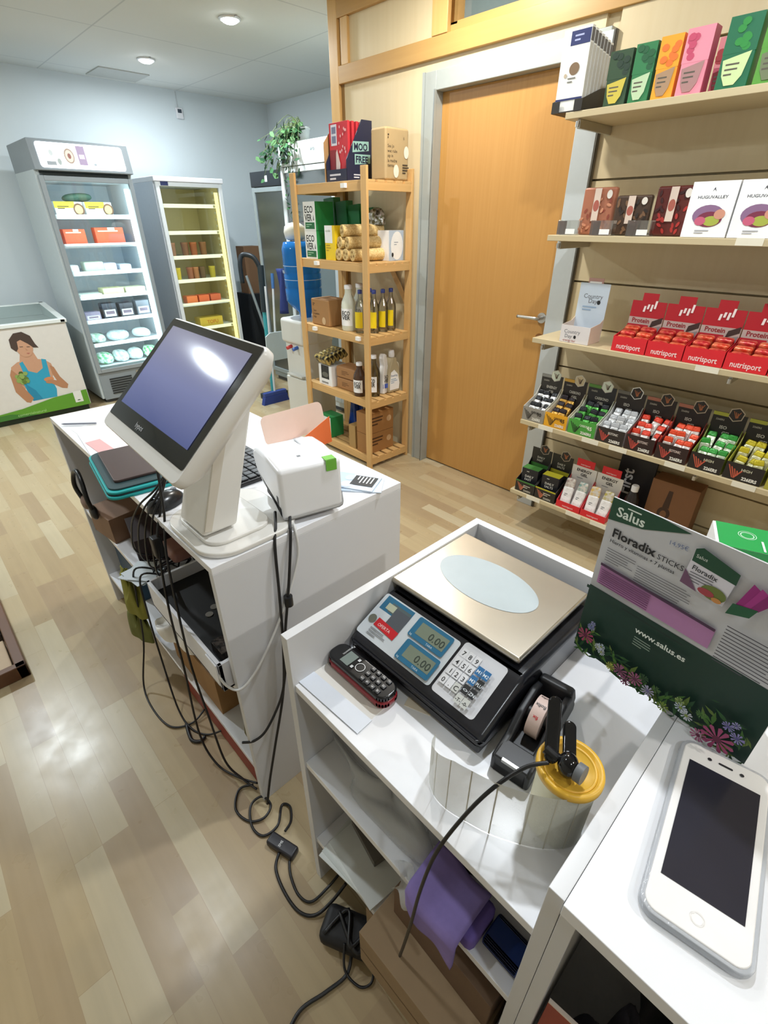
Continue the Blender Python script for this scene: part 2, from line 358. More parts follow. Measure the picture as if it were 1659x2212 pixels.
# ---------------- counter under the till ----------------
CX0, CX1, CZ = .30, .865, .875
DRIFT = M('#d8d9dc', .35, var=.012)
t = thing('service_counter', 'long white counter with open shelves carrying the till monitor and printer', 'counter', (0, 0, 0))
y0, y1 = .84, 2.11
B(WHITE).box(CX0, CX1, y0, y1, CZ-.019, CZ, .0012).obj('worktop', t)
B(DRIFT).box(CX0, CX1, y0, y0+.019, 0, CZ-.019, .001).obj('end_panel', t)
B(DRIFT).box(CX0, CX1, y1-.019, y1, 0, CZ-.019, .001).obj('end_panel', t)
B(DRIFT).box(CX1-.016, CX1, y0+.019, y1-.019, 0, CZ-.019).obj('back_panel', t)
for z in (.485, .15): B(WHITE).box(CX0+.004, CX1-.016, y0+.019, y1-.019, z-.018, z, .001).obj('shelf', t)
# counter with the scale: raised sides, lower deck, open shelves
t = thing('scale_counter', 'white open-shelved cabinet with raised sides that holds the weighing scale', 'counter', (0, 0, 0))
B(DRIFT).box(CX0, CX1, .561, .58, 0, CZ, .001).obj('end_panel', t)
B(DRIFT).box(CX0, CX1, .037, .056, 0, CZ, .001).obj('end_panel', t)
B(WHITE).box(CX0+.004, CX1-.019, .056, .561, .737, .755, .001).obj('deck', t)
B(WHITE).box(CX1-.019, CX1, .056, .561, .03, CZ, .001).obj('back_panel', t)
for z in (.515, .205): B(WHITE).box(CX0+.004, CX1-.019, .056, .561, z-.018, z, .001).obj('shelf', t)
# counter with the phone
t = thing('white_cabinet', 'white cabinet nearest the viewer with a white smartphone on its flat top', 'counter', (0, 0, 0))
B(WHITE).box(CX0-.004, CX1, -.9, .0365, CZ-.022, CZ, .0012).obj('worktop', t)
B(DRIFT).box(CX0, CX1, .018, .0365, 0, CZ-.022, .001).obj('end_panel', t)
B(DRIFT).box(CX1-.016, CX1, -.9, .018, 0, CZ-.022).obj('back_panel', t)
B(DRIFT).box(CX0, CX1-.016, -.9, -.88, 0, CZ-.022).obj('end_panel', t)
B(WHITE).box(CX0+.004, CX1-.016, -.88, .018, .30, .318, .001).obj('shelf', t)

# ---------------- POS monitor ----------------
def rot3(x, n):  # matrix from local x (right), local y (up) axes and normal
    return Matrix((x, Vector(n).cross(Vector(x)), n)).transposed().to_4x4()
t = thing('till_monitor', 'tilted white touchscreen till with a black bezel and lit lavender screen', 'monitor', (0, 0, 0))
PW, PH = .397, .255
tilt = R(46.3); ya = R(2.2); nrm = Vector((-math.cos(tilt)*math.cos(ya), math.cos(tilt)*math.sin(ya), math.sin(tilt))); rgt = Vector((-math.sin(ya), -math.cos(ya), 0)); upv = nrm.cross(rgt)
pc = Vector((.348, .925, 1.236))
MT = Matrix.Translation(pc) @ Matrix((rgt, upv, nrm)).transposed().to_4x4()
IV = M('#e4e2dd', .28, var=.01)
def rr_pts(w, h, r, n=5, cx=0, cy=0):
    out = []
    for (sx, sy, a0) in ((1, 1, 0), (-1, 1, 90), (-1, -1, 180), (1, -1, 270)):
        for k in range(n+1):
            a = R(a0+90*k/n); out.append((cx+sx*(w/2-r)+r*math.cos(a), cy+sy*(h/2-r)+r*math.sin(a)))
    return out
b = B(IV); b.T = MT
secs = [(PW-.006, PH-.006, .014, .0), (PW, PH, .016, -.006), (PW, PH, .02, -.02), (PW-.03, PH-.03, .03, -.042), (PW-.12, PH-.1, .04, -.056)]
cy = -.0115
rings = [[(x, y+cy, z) for x, y in rr_pts(w_, h_+.02, r_, 5)] for w_, h_, r_, z in secs]
n = len(rings[0]); vs = [p for r_ in rings for p in r_]
b.add(vs, [[j*n+i, (j+1)*n+i, (j+1)*n+(i+1) % n, j*n+(i+1) % n] for j in range(len(secs)-1) for i in range(n)], True)
b.add(rings[0], [list(range(n))]); b.add(rings[-1], [list(range(n))[::-1]])
b.obj('monitor_housing', t)
b = B(M('#1a1b1d', .06, var=.0, spec=.6)); b.T = MT
b.add([(x, y, .0012) for x, y in rr_pts(PW-.012, PH-.014, .006, 3)], [list(range(16))])
f = F(b, (0, 0, .0014), (1, 0, 0), (0, 1, 0)); f.text('hypos', -.03, -.112, .016, M('#b9bcc0', .4), 'c')
b.obj('bezel', t)
sm = bpy.data.materials.new('lit_screen'); sm.use_nodes = True; nt = sm.node_tree; p = nt.nodes['Principled BSDF']
tc = nt.nodes.new('ShaderNodeTexCoord'); gr = nt.nodes.new('ShaderNodeSeparateXYZ'); nt.links.new(tc.outputs['Generated'], gr.inputs[0])
cr = nt.nodes.new('ShaderNodeValToRGB'); e = cr.color_ramp.elements; e[0].color = (*lin('#5a68a8'), 1); e[1].color = (*lin('#a9a9c6'), 1)
x = e.new(.45); x.color = (*lin('#8f98ce'), 1); nt.links.new(gr.outputs['Z'], cr.inputs[0])
nt.links.new(cr.outputs[0], p.inputs['Emission Color']); p.inputs['Emission Strength'].default_value = .55
p.inputs['Base Color'].default_value = (.03, .03, .04, 1); p.inputs['Roughness'].default_value = .07
b = B(sm); b.T = MT; b.add([(-.17, -.088, .0022), (.17, -.088, .0022), (.17, .104, .0022), (-.17, .104, .0022)], [(0, 1, 2, 3)])
b.obj('screen', t)
# stand column and base
b = B(IV)
b.prism([(.325, .905), (.408, .905), (.50, 1.21), (.48, 1.25), (.44, 1.25)], 'y', .912, 1.035, .008)
b.obj('stand_column', t)
B(M('#cfc8bb', .35)).prism([(.33, .92), (.345, .915), (.43, 1.15), (.41, 1.17)], 'y', .908, .913).obj('column_groove', t)
b = B(IV); pts = rr_pts(.245, .26, .07, 8, .425, .973)
b.prism(pts, 'z', CZ+.0005, CZ+.014, .004); b.prism(rr_pts(.16, .19, .04, 6, .405, .973), 'z', CZ+.013, CZ+.024, .004)
b.obj('base', t)

# ---------------- receipt printer ----------------
t = thing('receipt_printer', 'white rounded receipt printer with a green sticker on its corner', 'printer', (.602, .948, CZ+.0145), R(-14))
PLW = M('#f0f1f4', .25, var=.01)
b = B(PLW)
b.prism([(-.101, 0), (-.090, 0), (-.086, .022), (-.04, .024), (.03, .032), (.08, .055), (.104, .09), (.104, .112), (.07, .127), (0, .134), (-.100, .130)], 'x', -.079, .079, .012)
b.obj('printer_body', t)
B(M('#2a2b2e', .5)).box(-.065, .065, -.078, .06, 0.001, .03).obj('underside', t)
B(M('#9fa1a6', .4)).box(.02, .024, -.02, .06, .131, .1325).obj('paper_slot', t)
B(M('#55585c', .4)).box(-.012, -.003, -.050, -.041, .1305, .1325).obj('feed_button', t)
for k in range(3): B(M('#c9cacc', .4)).cyl((-.035+.007*k, -.045, .1305), (-.035+.007*k, -.045, .1325), .0012, 8).obj('status_light', t)
B(M('#6fb83a', .5)).box(.038, .064, -.1025, -.077, .1305, .1325).box(.038, .064, -.1035, -.1005, .105, .1325).obj('sticker', t)
B(M('#2a2b2e', .5)).box(-.0798, -.078, -.084, -.073, .035, .058).obj('rocker_switch', t)
# keyboard, cards and envelopes on the counter
t = thing('keyboard', 'black compact keyboard half hidden behind the printer', 'keyboard', (.60, 1.235, CZ), 0)
kb_ = B(BLACK).box(-.075, .075, -.12, .12, 0, .014, .004).obj('keyboard_body', t)
for i in range(5):
    for j in range(10): B(M('#2b2c2f', .4)).box(-.066+.0265*i, -.043+.0265*i, -.114+.023*j, -.094+.023*j, .014, .019, .002).obj('key', kb_)
def env(name, label, x, y, rz, z, w_, h_, bl):
    b = B(M('#cfdcea', .5)).box(-h_/2, h_/2, -w_/2, w_/2, 0, .0035, .001)
    f = F(b, (-h_/2, w_/2, .0035), (0, -1, 0), (1, 0, 0))
    f.rect(0, 0, w_, h_*.45, M('#b7cbe2', .5)).ell(w_*.75, h_*.45, w_*.2, h_*.13, M('#d7e2ee', .5)).ell(w_*.3, h_*.42, w_*.2, h_*.1, M('#c3d4e8', .5))
    if bl:
        f.rect(w_*.1, h_*.5, w_*.75, h_*.95, M('#23272c', .5)); f.lines(w_*.14, h_*.86, w_*.5, 5, h_*.07, M('#e9ecef', .5), .35, 3)
    o = b.obj(name, None, (x, y, z), rz); return tag(o, label, 'leaflet', 'blue leaflets beside the printer')
env('leaflet', 'light blue cloud-patterned leaflet lying under a black-printed one', .765, .915, R(-50), CZ, .085, .15, False)
env('leaflet', 'light blue leaflet with a black printed block, on top beside the printer', .765, .93, R(-62), CZ+.0038, .085, .145, True)
# paper card holder (kraft), pink card, orange card
b = B(KRAFT2).prism([(0, 0), (.07, 0), (.066, .05), (.03, .085), (0, .10)], 'y', 0, .004); tag(b.obj('cardboard_stand', None, (.66, 1.42, CZ), R(70)), 'curved brown cardboard stand standing between till and printer', 'stand')
b = B(M('#edd3c4', .55)).prism(rr_pts(.24, .095, .02, 4, .12, .048), 'y', 0, .0015); tag(b.obj('card', None, (.73, 1.31, CZ), 0, rot=(R(-14), 0, R(0))), 'pale pink rounded card leaning up behind the printer', 'card')
b = B(M('#e2703c', .5)).prism([(0, 0), (.11, 0), (.11, .085), (0, .05)], 'y', 0, .0015); tag(b.obj('card', None, (.80, 1.19, CZ), R(18), rot=(R(-4), 0, R(6))), 'bright orange card standing behind the printer near the counter edge', 'card')
# papers at the far end
def sheet(x, y, w_, h_, rz, z, mat, label, cat='paper', name='paper_sheet', group=None):
    return tag(B(mat).box(-w_/2, w_/2, -h_/2, h_/2, 0, .0012).obj(name, None, (x, y, z), R(rz)), label, cat, group)
sheet(.43, 1.78, .20, .29, 4, CZ, PAPER, 'white paper sheet lying at the far end of the till counter')
sheet(.395, 1.715, .17, .24, -6, CZ+.0014, M('#f7eef0', .6), 'second white sheet lying skewed on top near the till screen')
sheet(.345, 1.66, .045, .17, 3, CZ+.003, M('#d9a9a9', .6), 'narrow pink strip of paper at the counter edge', 'paper', 'paper_strip')
tag(B(M('#8a8e9a', .3)).cyl((0, 0, .004), (.0, .11, .004), .0035, 10).cyl((0, .11, .004), (0, .12, .004), .0035, 10, .001).obj('pen', None, (.40, 1.90, CZ+.003), R(50)), 'dark pen lying on the papers at the far counter end', 'pen')
# tablet in teal case
t = thing('tablet', 'brown-black tablet lying in a teal sleeve beside the till', 'tablet', (.36, 1.42, CZ), R(-7))
b = B(TEAL).prism(rr_pts(.20, .31, .03, 5), 'z', 0, .009, .003).prism(rr_pts(.2, .31, .03, 5, .003, .004), 'z', .013, .021, .003); b.obj('sleeve', t)
B(M('#173338', .7)).prism(rr_pts(.194, .302, .03, 5), 'z', .008, .014).obj('zip', t)
B(M('#1e3a3e', .6)).prism(rr_pts(.185, .29, .028, 5, .002, .004), 'z', .020, .026, .002).obj('padding', t)
B(M('#5c4d4b', .3, .3)).prism(rr_pts(.15, .235, .012, 4, .004, .012), 'z', .026, .034, .002).obj('tablet_body', t)
# mouse
t = thing('mouse', 'black computer mouse between the teal sleeve and the till stand', 'mouse', (.345, 1.17, CZ), R(20))
B(M('#1d1f22', .25)).grid(lambda u, v: (.055*math.cos(2*math.pi*u)*math.sin(math.pi*v/2), .033*math.sin(2*math.pi*u)*math.sin(math.pi*v/2), .001+.035*math.cos(math.pi*v/2)), 24, 10).obj('mouse_body', t)
B(GREY).cyl((.03, -.003, .028), (.03, .003, .028), .008, 12).obj('scroll_wheel', t)
# ---------------- things inside the counter shelves ----------------
t = thing('headphones', 'black headphones hanging at the far shelf opening of the till counter', 'headphones', (.285, 1.86, .66))
B(BLACK).tube([(0, .05, -.06), (-.01, .075, 0), (-.005, .05, .06), (.0, 0, .085), (-.005, -.05, .06), (-.01, -.07, 0), (0, -.05, -.06)], .008).obj('headband', t)
B(M('#8b7468', .5)).ball((0, .05, -.06), .028, (.5, 1, 1)).obj('ear_cup', t)
B(BLACK).ball((0, -.05, -.06), .028, (.5, 1, 1)).obj('ear_cup', t)
def heap(name, label, cat, x, y, z, sx, sy, sz, mat, seed, rz=0, amp=.25, group=None, n=18):
    rg = random.Random(seed); ph = [rg.uniform(0, 6) for _ in range(6)]
    def fn(u, v):
        a = 2*math.pi*u; r = math.sin(math.pi*v*.5)**.6
        w_ = 1+amp*math.sin(3*a+ph[0]+4*v)*.6+amp*math.sin(5*a+ph[1])*.4
        return (sx/2*r*math.cos(a)*w_, sy/2*r*math.sin(a)*w_, max(0, sz*math.cos(math.pi*v*.5)**.7*(1+amp*math.sin(4*a+ph[2]+6*v))))
    o = B(mat).grid(fn, n*2, n).obj(name, None, (x, y, z), R(rz)); return tag(o, label, cat, group)
heap('handbag', 'black bag slumped at the back of the upper counter shelf', 'bag', .66, 1.90, .486, .26, .26, .24, M('#121318', .7), 3)
carton('kraft_box', 'small brown box standing beside the headphones on the counter shelf', 'box', .16, .15, .10, (.37, 1.83, .486), M('#8a6a52', .6), None, R(8))
carton('book', 'thick dark red-brown book lying on the upper counter shelf', 'book', .18, .2, .09, (.44, 1.63, .486), M('#2b1513', .5), None, R(-10))
def yarnheap():
    rg = random.Random(5); b = B(BLACK)
    pts = [(rg.uniform(-.07, .07), rg.uniform(-.06, .06), rg.uniform(.005, .055)) for _ in range(26)]
    return b.tube(pts, .003, 6, 5)
tag(yarnheap().obj('cable_tangle', None, (.40, 1.42, .49)), 'tangle of black cables heaped on the upper counter shelf', 'cable')
tag(B(M('#8c5f50', .4)).box(-.04, .04, -.05, .05, 0, .05, .015).obj('paper_coaster', None, (.42, 1.42, .486+.064)), 'brown leathery pouch lying on the tangled cables', 'pouch')
for k, (x, y, r_, l) in enumerate(((.31, 1.50, 25, 'lowest'), (.312, 1.49, 8, 'middle'), (.318, 1.485, 40, 'topmost'))):
    sheet(x, y, .10, .11, r_, .4865+.006*k, M('#d7dfe3', .5), '%s of the pale notepads jutting over the counter shelf edge' % l, 'notepad', 'notepad', 'notepads on the shelf edge')
# cash drawer
t = thing('cash_drawer', 'open white cash drawer with black inside, on the upper counter shelf', 'drawer', (0, 0, .486))
b = B(WHITE2).box(.275, .285, .87, 1.32, 0, .09, .001).box(.275, .70, 1.31, 1.32, 0, .09, .001).box(.275, .70, .87, .88, 0, .09, .001).box(.275, .7, .87, 1.32, 0, .006)
b.obj('drawer_shell', t)
B(M('#08080a', .5)).box(.286, .69, .881, 1.309, .006, .05).obj('tray', t)
B(WHITE2).box(.27, .2745, .875, .93, .02, .09, .001).obj('front_flap', t)
for k in range(4): tag(B(STEEL).cyl((0, 0, 0), (0, 0, .002), .011, 14).obj('coin', None, (.36+.025*k, 1.10+.02*(k % 2), .5362)), 'silver coin lying in the black drawer tray', 'coin', 'coins in the drawer')
carton('coin_roll_box', 'dark patterned box at the near end of the cash drawer tray', 'box', .06, .12, .04, (.36, .93, .5365), foil('#4a4038', '#15120f', .4, 'dark_pattern'))
# lower shelf things
heap('cleaning_cloth', 'yellow-green cloth hanging out of the counter between two shelves', 'cloth', .272, 1.56, .31, .045, .14, .14, M('#858336', .9, var=.2), 8, 0, .3)
o = heap('cleaning_cloth', 'olive green cloth dangling below the yellow one at the counter shelf', 'cloth', .27, 1.60, .155, .045, .11, .12, M('#6c7038', .9, var=.2), 9, 10, .3)
carton('blue_folder', 'blue-grey folder standing on the lower counter shelf at the far end', 'folder', .24, .3, .26, (.50, 1.92, .151), M('#31506a', .6))
carton('kraft_box', 'brown cardboard box on the lower counter shelf under the cash drawer', 'box', .34, .36, .15, (.50, 1.25, .151), KRAFT2)
heap('paper_bag', 'crumpled white paper sticking out under the cash drawer', 'bag', .34, 1.36, .302, .12, .2, .06, PAPER, 12, 0, .4)
heap('jute_bag', 'olive brown sack on the lower counter shelf by the near panel', 'bag', .45, .96, .151, .22, .17, .19, M('#6a6238', .9, var=.15), 15)
tag(B(M('#8e2d1c', .5)).box(-.03, .03, -.26, .26, 0, .10, .008).obj('red_box', None, (.345, 1.14, 0)), 'flat red box on the floor under the till counter', 'box')

# ---------------- weighing scale ----------------
t = thing('weighing_scale', 'black shop scale with a steel plate and white oval in the middle', 'scale', (0, 0, 0))
DZ = .755
SB = M('#202127', .22, var=.01)
X0, X1, Y0, Y1 = .432, .842, .236, .556
b = B(SB)
prof = [(X0+.008, DZ+.012), (X0, DZ+.03), (X0+.002, DZ+.042), (X0+.11, DZ+.0925), (X0+.128, DZ+.095), (X1-.03, DZ+.094), (X1, DZ+.06), (X1, DZ+.012)]
b.prism(prof, 'y', Y0, Y1, .012)
b.obj('scale_body', t)
B(M('#3a3b40', .5)).box(X0+.004, X1-.006, Y0+.004, Y1-.004, DZ+.004, DZ+.022, .004).obj('base_trim', t)
for x_ in (X0+.04, X1-.04):
    for y_ in (Y0+.04, Y1-.04): B(BLACK).cyl((x_, y_, DZ), (x_, y_, DZ+.006), .014, 14).obj('foot', t)
PLATE = M('#cbc4b6', .30, .85, var=.03)
B(PLATE).box(.556, .80, .258, .574, DZ+.103, DZ+.116, .005, 3).obj('weighing_plate', t)
b = B(M('#c8d0d3', .35)); F(b, (.685, .418, DZ+.1162), (0, -1, 0), (1, 0, 0)).ell(0, 0, .112, .063, M('#b3bec2', .35), 40); b.obj('oval_sticker', t)
# sloping front panel: local frame u = -y, v up the slope
o_ = Vector((X0+.002, Y1, DZ+.042)); up_ = (Vector((X0+.11, 0, DZ+.0925))-Vector((X0+.002, 0, DZ+.042))); SL = up_.length
b = B(M('#c9ccd4', .3)); f = F(b, o_, (0, -1, 0), up_, .0006)
PW_, LBL = .32, M('#d6d7dc', .3)
LB = M('#2f6f92', .3); LCD = M('#7d8878', .25); LCDD = M('#3c463f', .4)
f.poly([(p[0], p[1]) for p in rr_pts(.192, .098, .006, 3, .098, .066)], M('#cfd6dc', .25))
f.rect(.010, .080, .082, .112, LB).rect(.03, .083, .08, .104, M('#59676a', .3)).rect(.022, .086, .044, .100, M('#b9bfa8', .3))
f.rect(.045, .058, .082, .098, M('#555a62', .35))
f.poly([(.026, .046), (.082, .042), (.083, .060), (.027, .064)], RED).text('OFERTA', .034, .049, .009, M('#f2dede', .4))
f.ell(.016, .055, .009, .009, M('#6d6f62', .5)).lines(.026, .038, .045, 3, .006, M('#8c8f94', .5))
for v0 in (.071, .023):
    u0, u1 = .097+.009*(v0 < .05), .181+.006*(v0 < .05)
    f.poly([(p[0], p[1]) for p in rr_pts(u1-u0, .043, .004, 3, (u0+u1)/2, v0+.02)], LB).rect(u0+.012, v0+.008, u1-.006, v0+.034, LCD)
    f.text('0.00', u1-.009, v0+.012, .021, LCDD, 'r', .01).text('kg', u0+.004, v0+.001, .006, M('#cfe0ea', .4)).text('TARA', u1-.04, v0+.001, .006, M('#cfe0ea', .4))
b.obj('display_panel', t)
b = B(LBL); f = F(b, o_, (0, -1, 0), up_, .0006); f.poly([(p[0], p[1]) for p in rr_pts(.090, .106, .007, 4, .244, .070)], LBL)
ku, kv, du, dv = .203, .094, .0138, .0195
KEYC = M('#e3e4e8', .35)
lay = ['789', '456', '123', '0.C']
for r_ in range(4):
    for c_ in range(3):
        u_, v_ = ku+c_*du, kv-r_*dv
        f.rect(u_, v_, u_+du*.9, v_+dv*.86, KEYC if lay[r_][c_] != 'C' else M('#c9cbc6', .4)).text(lay[r_][c_], u_+du*.45, v_+.003, .0125, INK, 'c', .01)
BK, KK = M('#2a6ba0', .35), M('#26282b', .35)
for (c_, r_, tx, mt_) in ((3, 1.0, 'M1', BK), (4, 1.0, 'M2', BK), (3, 2.0, 'M3', BK), (4, 2.0, 'PLU', KK), (3, 3.0, '<>', KK), (4, 3.0, 'ZN', KK), (3, 4, '-T-', M('#c9cbc6', .4)), (4, 4, '-0-', M('#c9cbc6', .4))):
    u_, v_ = ku+c_*du+.002, kv-(r_-.35)*dv
    f.rect(u_, v_, u_+du*.9, v_+dv*.84, mt_).text(tx, u_+du*.45, v_+.004, .0085, M('#e8eef4', .4) if mt_ in (BK, KK) else INK, 'c', .01, maxw=du*.8)
b.obj('keypad', t)

# ---------------- cordless telephone ----------------
t = thing('cordless_phone', 'black cordless telephone handset with red sides lying by the scale', 'telephone', (.402, .483, DZ+.0015), R(-90+.5))
# local x along phone length (towards +x = bottom end), built then turned
b = B(M('#16171a', .2)); b.prism(rr_pts(.158, .046, .018, 5), 'z', .017, .030, .004); hf_ = b.obj('handset_front', t)
B(M('#8e1f2a', .3)).prism(rr_pts(.160, .048, .018, 5), 'z', .002, .018, .005).obj('handset_back', t)
b = B(M('#0d0e10', .1)); f = F(b, (-.079, .023, .0302), (1, 0, 0), (0, 1, 0)); f.o = Vector((-.079, -.023, .0302))
W_ = M('#d8dadc', .4)
f.text('Panasonic', .026, .036, .0075, W_, 'c', 0, R(-90)); f.rect(.033, .008, .055, .038, M('#7f8b86', .15))
f.ring(.075, .023, .0085, .0098, W_).rect(.0595, .030, .065, .036, W_).rect(.0595, .010, .065, .016, W_)
b.obj('phone_display', hf_)
b = None
for r_ in range(4):
    for c_ in range(3):
        q = B(M('#2c2d31', .3)).box(.012+.0135*r_, .0215+.0135*r_, -.019+.0145*c_, -.0095+.0145*c_, .030, .0325, .002)
        F(q, (.012+.0135*r_, -.0095+.0145*c_, .0325), (0, -1, 0), (1, 0, 0)).text('369#258' [0] if 0 else ['321', '654', '987', '#0*'][r_][c_], .0048, .0025, .007, W_, 'c')
        q.obj('key', hf_)
# papers under the phone
sheet(.372, .487, .10, .155, 2, DZ, M('#e6e3dd', .6), 'cream paper sheet lying under the cordless telephone')
sheet(.335, .485, .035, .16, 3, DZ+.0014, M('#dfe5f0', .5), 'narrow bluish strip of paper near the deck edge', 'paper', 'paper_strip')
sheet(.452, .375, .05, .05, 20, DZ, M('#e9ddc8', .6), 'small cream note stuck flat on the deck by the scale', 'note', 'note')

# ---------------- tape dispenser ----------------
t = thing('tape_dispenser', 'black desk tape dispenser with a pink-cored roll of tape', 'tape dispenser', (.538, .1975, DZ), R(7))
TB = M('#1f2023', .45)
# length along local x: -0.105 (cutter end, low) .. 0.095 (tall rounded end)
b = B(TB)
for s_ in (-1, 1):
    ys = sorted((s_*.019, s_*.032))
    b.prism([(-.10, 0), (.09, 0), (.088, .02), (.06, .058), (.03, .068), (-.02, .062), (-.055, .04), (-.10, .034)], 'y', ys[0], ys[1], .004)
b.box(-.10, .088, -.028, .028, 0, .022, .003)
b.prism([(.052, .0), (.09, 0), (.095, .03), (.075, .066), (.056, .07)], 'y', -.03, .03, .006).box(-.10, -.062, -.028, .028, .0, .038, .003)
b.obj('dispenser_body', t)
B(M('#9a9a96', .35, .8)).box(-.103, -.098, -.014, .014, .036, .042).obj('cutter', t)
b = B(M('#d9c0b8', .5)).cyl((0, -.0105, .045), (0, .0105, .045), .034, 32)
f = F(b, (0, 0, 0), (1, 0, 0), (0, 1, 0))
for k, (a_, tx, col) in enumerate(((100, 'flofix', INK), (135, 'fix', RED), (65, 'flofix', INK))):
    a = R(a_); r_ = .0344; nrm_ = Vector((math.cos(a), 0, math.sin(a))); tg = Vector((math.sin(a), 0, -math.cos(a)))
    F(b, Vector((0, 0, .045))+nrm_*r_, (0, 1, 0), -tg, .0003).text(tx, 0, -.003, .0085, col, 'c', .01)
b.obj('tape_roll', t)
B(TB).cyl((0, -.019, .045), (0, .019, .045), .012, 20).obj('hub', t)

# ---------------- paper roll with yellow cap ----------------
t = thing('paper_roll', 'upright cream paper roll with a yellow cap and its sheet curling loose', 'paper roll', (0, 0, DZ))
PRM = film('#cfcfc6', .72, .6, 'thin_paper')
rc = Vector((.438, .106, 0)); RH = .126
B(M('#e4e0c4', .5)).cyl((rc.x, rc.y, .001), (rc.x, rc.y, RH-.004), .0385, 36).obj('roll_core', t)
b = B(M('#e2b23a', .4)).lathe([(.002, .0), (.035, .0), (.037, .004), (.042, .005), (.0435, .0), (.0435, -.006), (.040, -.010)], (rc.x, rc.y, RH), 40, cap=False).lathe([(.031, .0003), (.033, .0025), (.0345, .0003)], (rc.x, rc.y, RH), 40, cap=False)
for k in range(3):
    a = 2.1*k+.5; b.box(rc.x-.0008, rc.x+.0008, rc.y-.0008, rc.y+.0008, RH, RH+.001)
b.obj('yellow_cap', t)
gp = [(.430, .066), (.412, .076), (.392, .095), (.374, .12), (.354, .158), (.343, .192), (.336, .222), (.338, .248), (.352, .27), (.375, .281)]
def curl(u, v):
    x = u*(len(gp)-1); i = min(int(x), len(gp)-2); q = x-i
    P_ = [Vector(gp[max(0, min(len(gp)-1, i+k))]) for k in (-1, 0, 1, 2)]
    c_ = .5*((2*P_[1])+(-P_[0]+P_[2])*q+(2*P_[0]-5*P_[1]+4*P_[2]-P_[3])*q*q+(-P_[0]+3*P_[1]-3*P_[2]+P_[3])*q**3)
    h = .122-.045*max(0, (u-.65)/.35)
    return (c_.x-.0, c_.y, .001+v*h)
b = B(PRM).grid(curl, 60, 4)
b.m(M('#c2bfae', .6))
for k in range(1, 9):
    u_ = k/9; a = Vector(curl(u_, 0)); c_ = Vector(curl(u_, 1)); q = Vector(curl(u_+.006, 0)); q2 = Vector(curl(u_+.006, 1))
    nn = Vector((-.0004, -.0003, 0)); b.add([a+nn, q+nn, q2+nn, c_+nn], [(0, 1, 2, 3)])
b.obj('loose_sheet', t)
# ---------------- clip-on webcam ----------------
t = thing('webcam', 'small glossy black webcam with a hinged clip and cable, resting on the yellow cap', 'webcam', (.428, .122, DZ+RH+.006), R(30))
GB = M('#0f1013', .12)
B(GB).ball((-.012, -.012, .016), .0165, (1, .8, 1)).obj('head', t)
B(M('#6a6d70', .5)).cyl((-.018, -.022, .017), (-.023, -.030, .018), .0125, 20).obj('grille', t)
b = B(GB); b.T = Matrix.Rotation(R(-28), 4, 'Y'); b.prism(rr_pts(.085, .018, .0085, 5, .037, .008), 'z', .006, .016, .003); b.obj('clip_arm', t)
b = B(GB); b.T = Matrix.Translation((.0, .0, .0)) @ Matrix.Rotation(R(-14), 4, 'Y'); b.prism(rr_pts(.055, .017, .008, 5, .024, -.014), 'z', .008, .018, .003); b.obj('clip_arm', t)
B(BLACK).cyl((-.004, .0, .012), (.004, .016, .016), .007, 14).obj('hinge', t)
cab = B(BLACK).tube([(.410, .125, DZ+RH+.02), (.385, .145, .893), (.345, .165, .865), (.312, .183, .81), (.285, .197, .742), (.268, .205, .65), (.262, .215, .52), (.263, .235, .35), (.264, .262, .16), (.264, .30, .07), (.275, .33, .055)], .0028, 8, 8)
tag(cab.obj('webcam_cable'), 'thin black cable running from the webcam down past the purple cloth', 'cable')

# ---------------- smartphone ----------------
t = thing('smartphone', 'white smartphone with a dark screen lying in a clear case', 'smartphone', (.477, -.050, CZ), R(-81.6))
# local x = width, local y = length
PHX, PHY = .0835, .235
b = B(film('#cfd3da', .55, .15, 'clear_case')); b.prism(rr_pts(.105, .247, .018, 6), 'z', .0005, .011, .002); b.obj('clear_case', t)
b = B(M('#f1efee', .2)); b.prism(rr_pts(.096, .238, .014, 6), 'z', .003, .0125, .002); b.obj('phone_body', t)
b = B(M('#2b2b33', .18)); f = F(b, (0, 0, .0126), (1, 0, 0), (0, 1, 0))
f.rect(-.039, -.078, .039, .088, M('#2d2c36', .16)); b.obj('phone_screen', t)
b = B(INK); f = F(b, (0, 0, .0126), (1, 0, 0), (0, 1, 0)); f.poly(rr_pts(.016, .003, .0012, 3, .0, .104), M('#2b2b30', .4)); f.ell(-.018, .103, .0024, .0024, M('#2b2b30', .2)); f.ell(.018, .103, .0024, .0024, M('#33343a', .2)).ring(0, -.1, .0058, .0064, M('#dcd9d7', .3))
b.obj('earpiece', t)
B(M('#a98a88', .4)).box(-.04, .04, .1195, .1215, .003, .008).obj('top_band', t)

# ---------------- floradix display ----------------
t = thing('leaflet_display', 'tall white and green printed cardboard display with flowers, standing by the scale', 'display', (.634, .081, CZ), R(-8.5))
BW, BH = .267, .287
bd = B(M('#c9c9cc', .5)).box(0, .0025, -BW/2, BW/2, 0, BH)
GRN = M('#1c4a34', .5); GD = M('#12362b', .5); VIO = M('#b57fae', .5); TX = M('#4b4a52', .5)
f = F(bd, (0, BW/2, 0), (0, -1, 0), (0, 0, 1))
SPL = .130
f.rect(0, 0, BW, SPL, GD)
f.poly([(0, BH-.036), (.0, BH), (.07, BH), (.11, BH-.004), (.05, BH-.028)], GRN)
f.text('Salus', .010, BH-.025, .021, M('#e4eee4', .4), 'l', .02).rect(.024, BH-.0085, .044, BH-.0065, M('#e4eee4', .4))
f.text('Floradix', .012, BH-.059, .0195, INK, 'l', .025).text('STICKS', .080, BH-.059, .0115, INK)
f.text('Hierro y vitaminas + 7 plantas', .012, BH-.069, .0078, INK, 'l', .01)
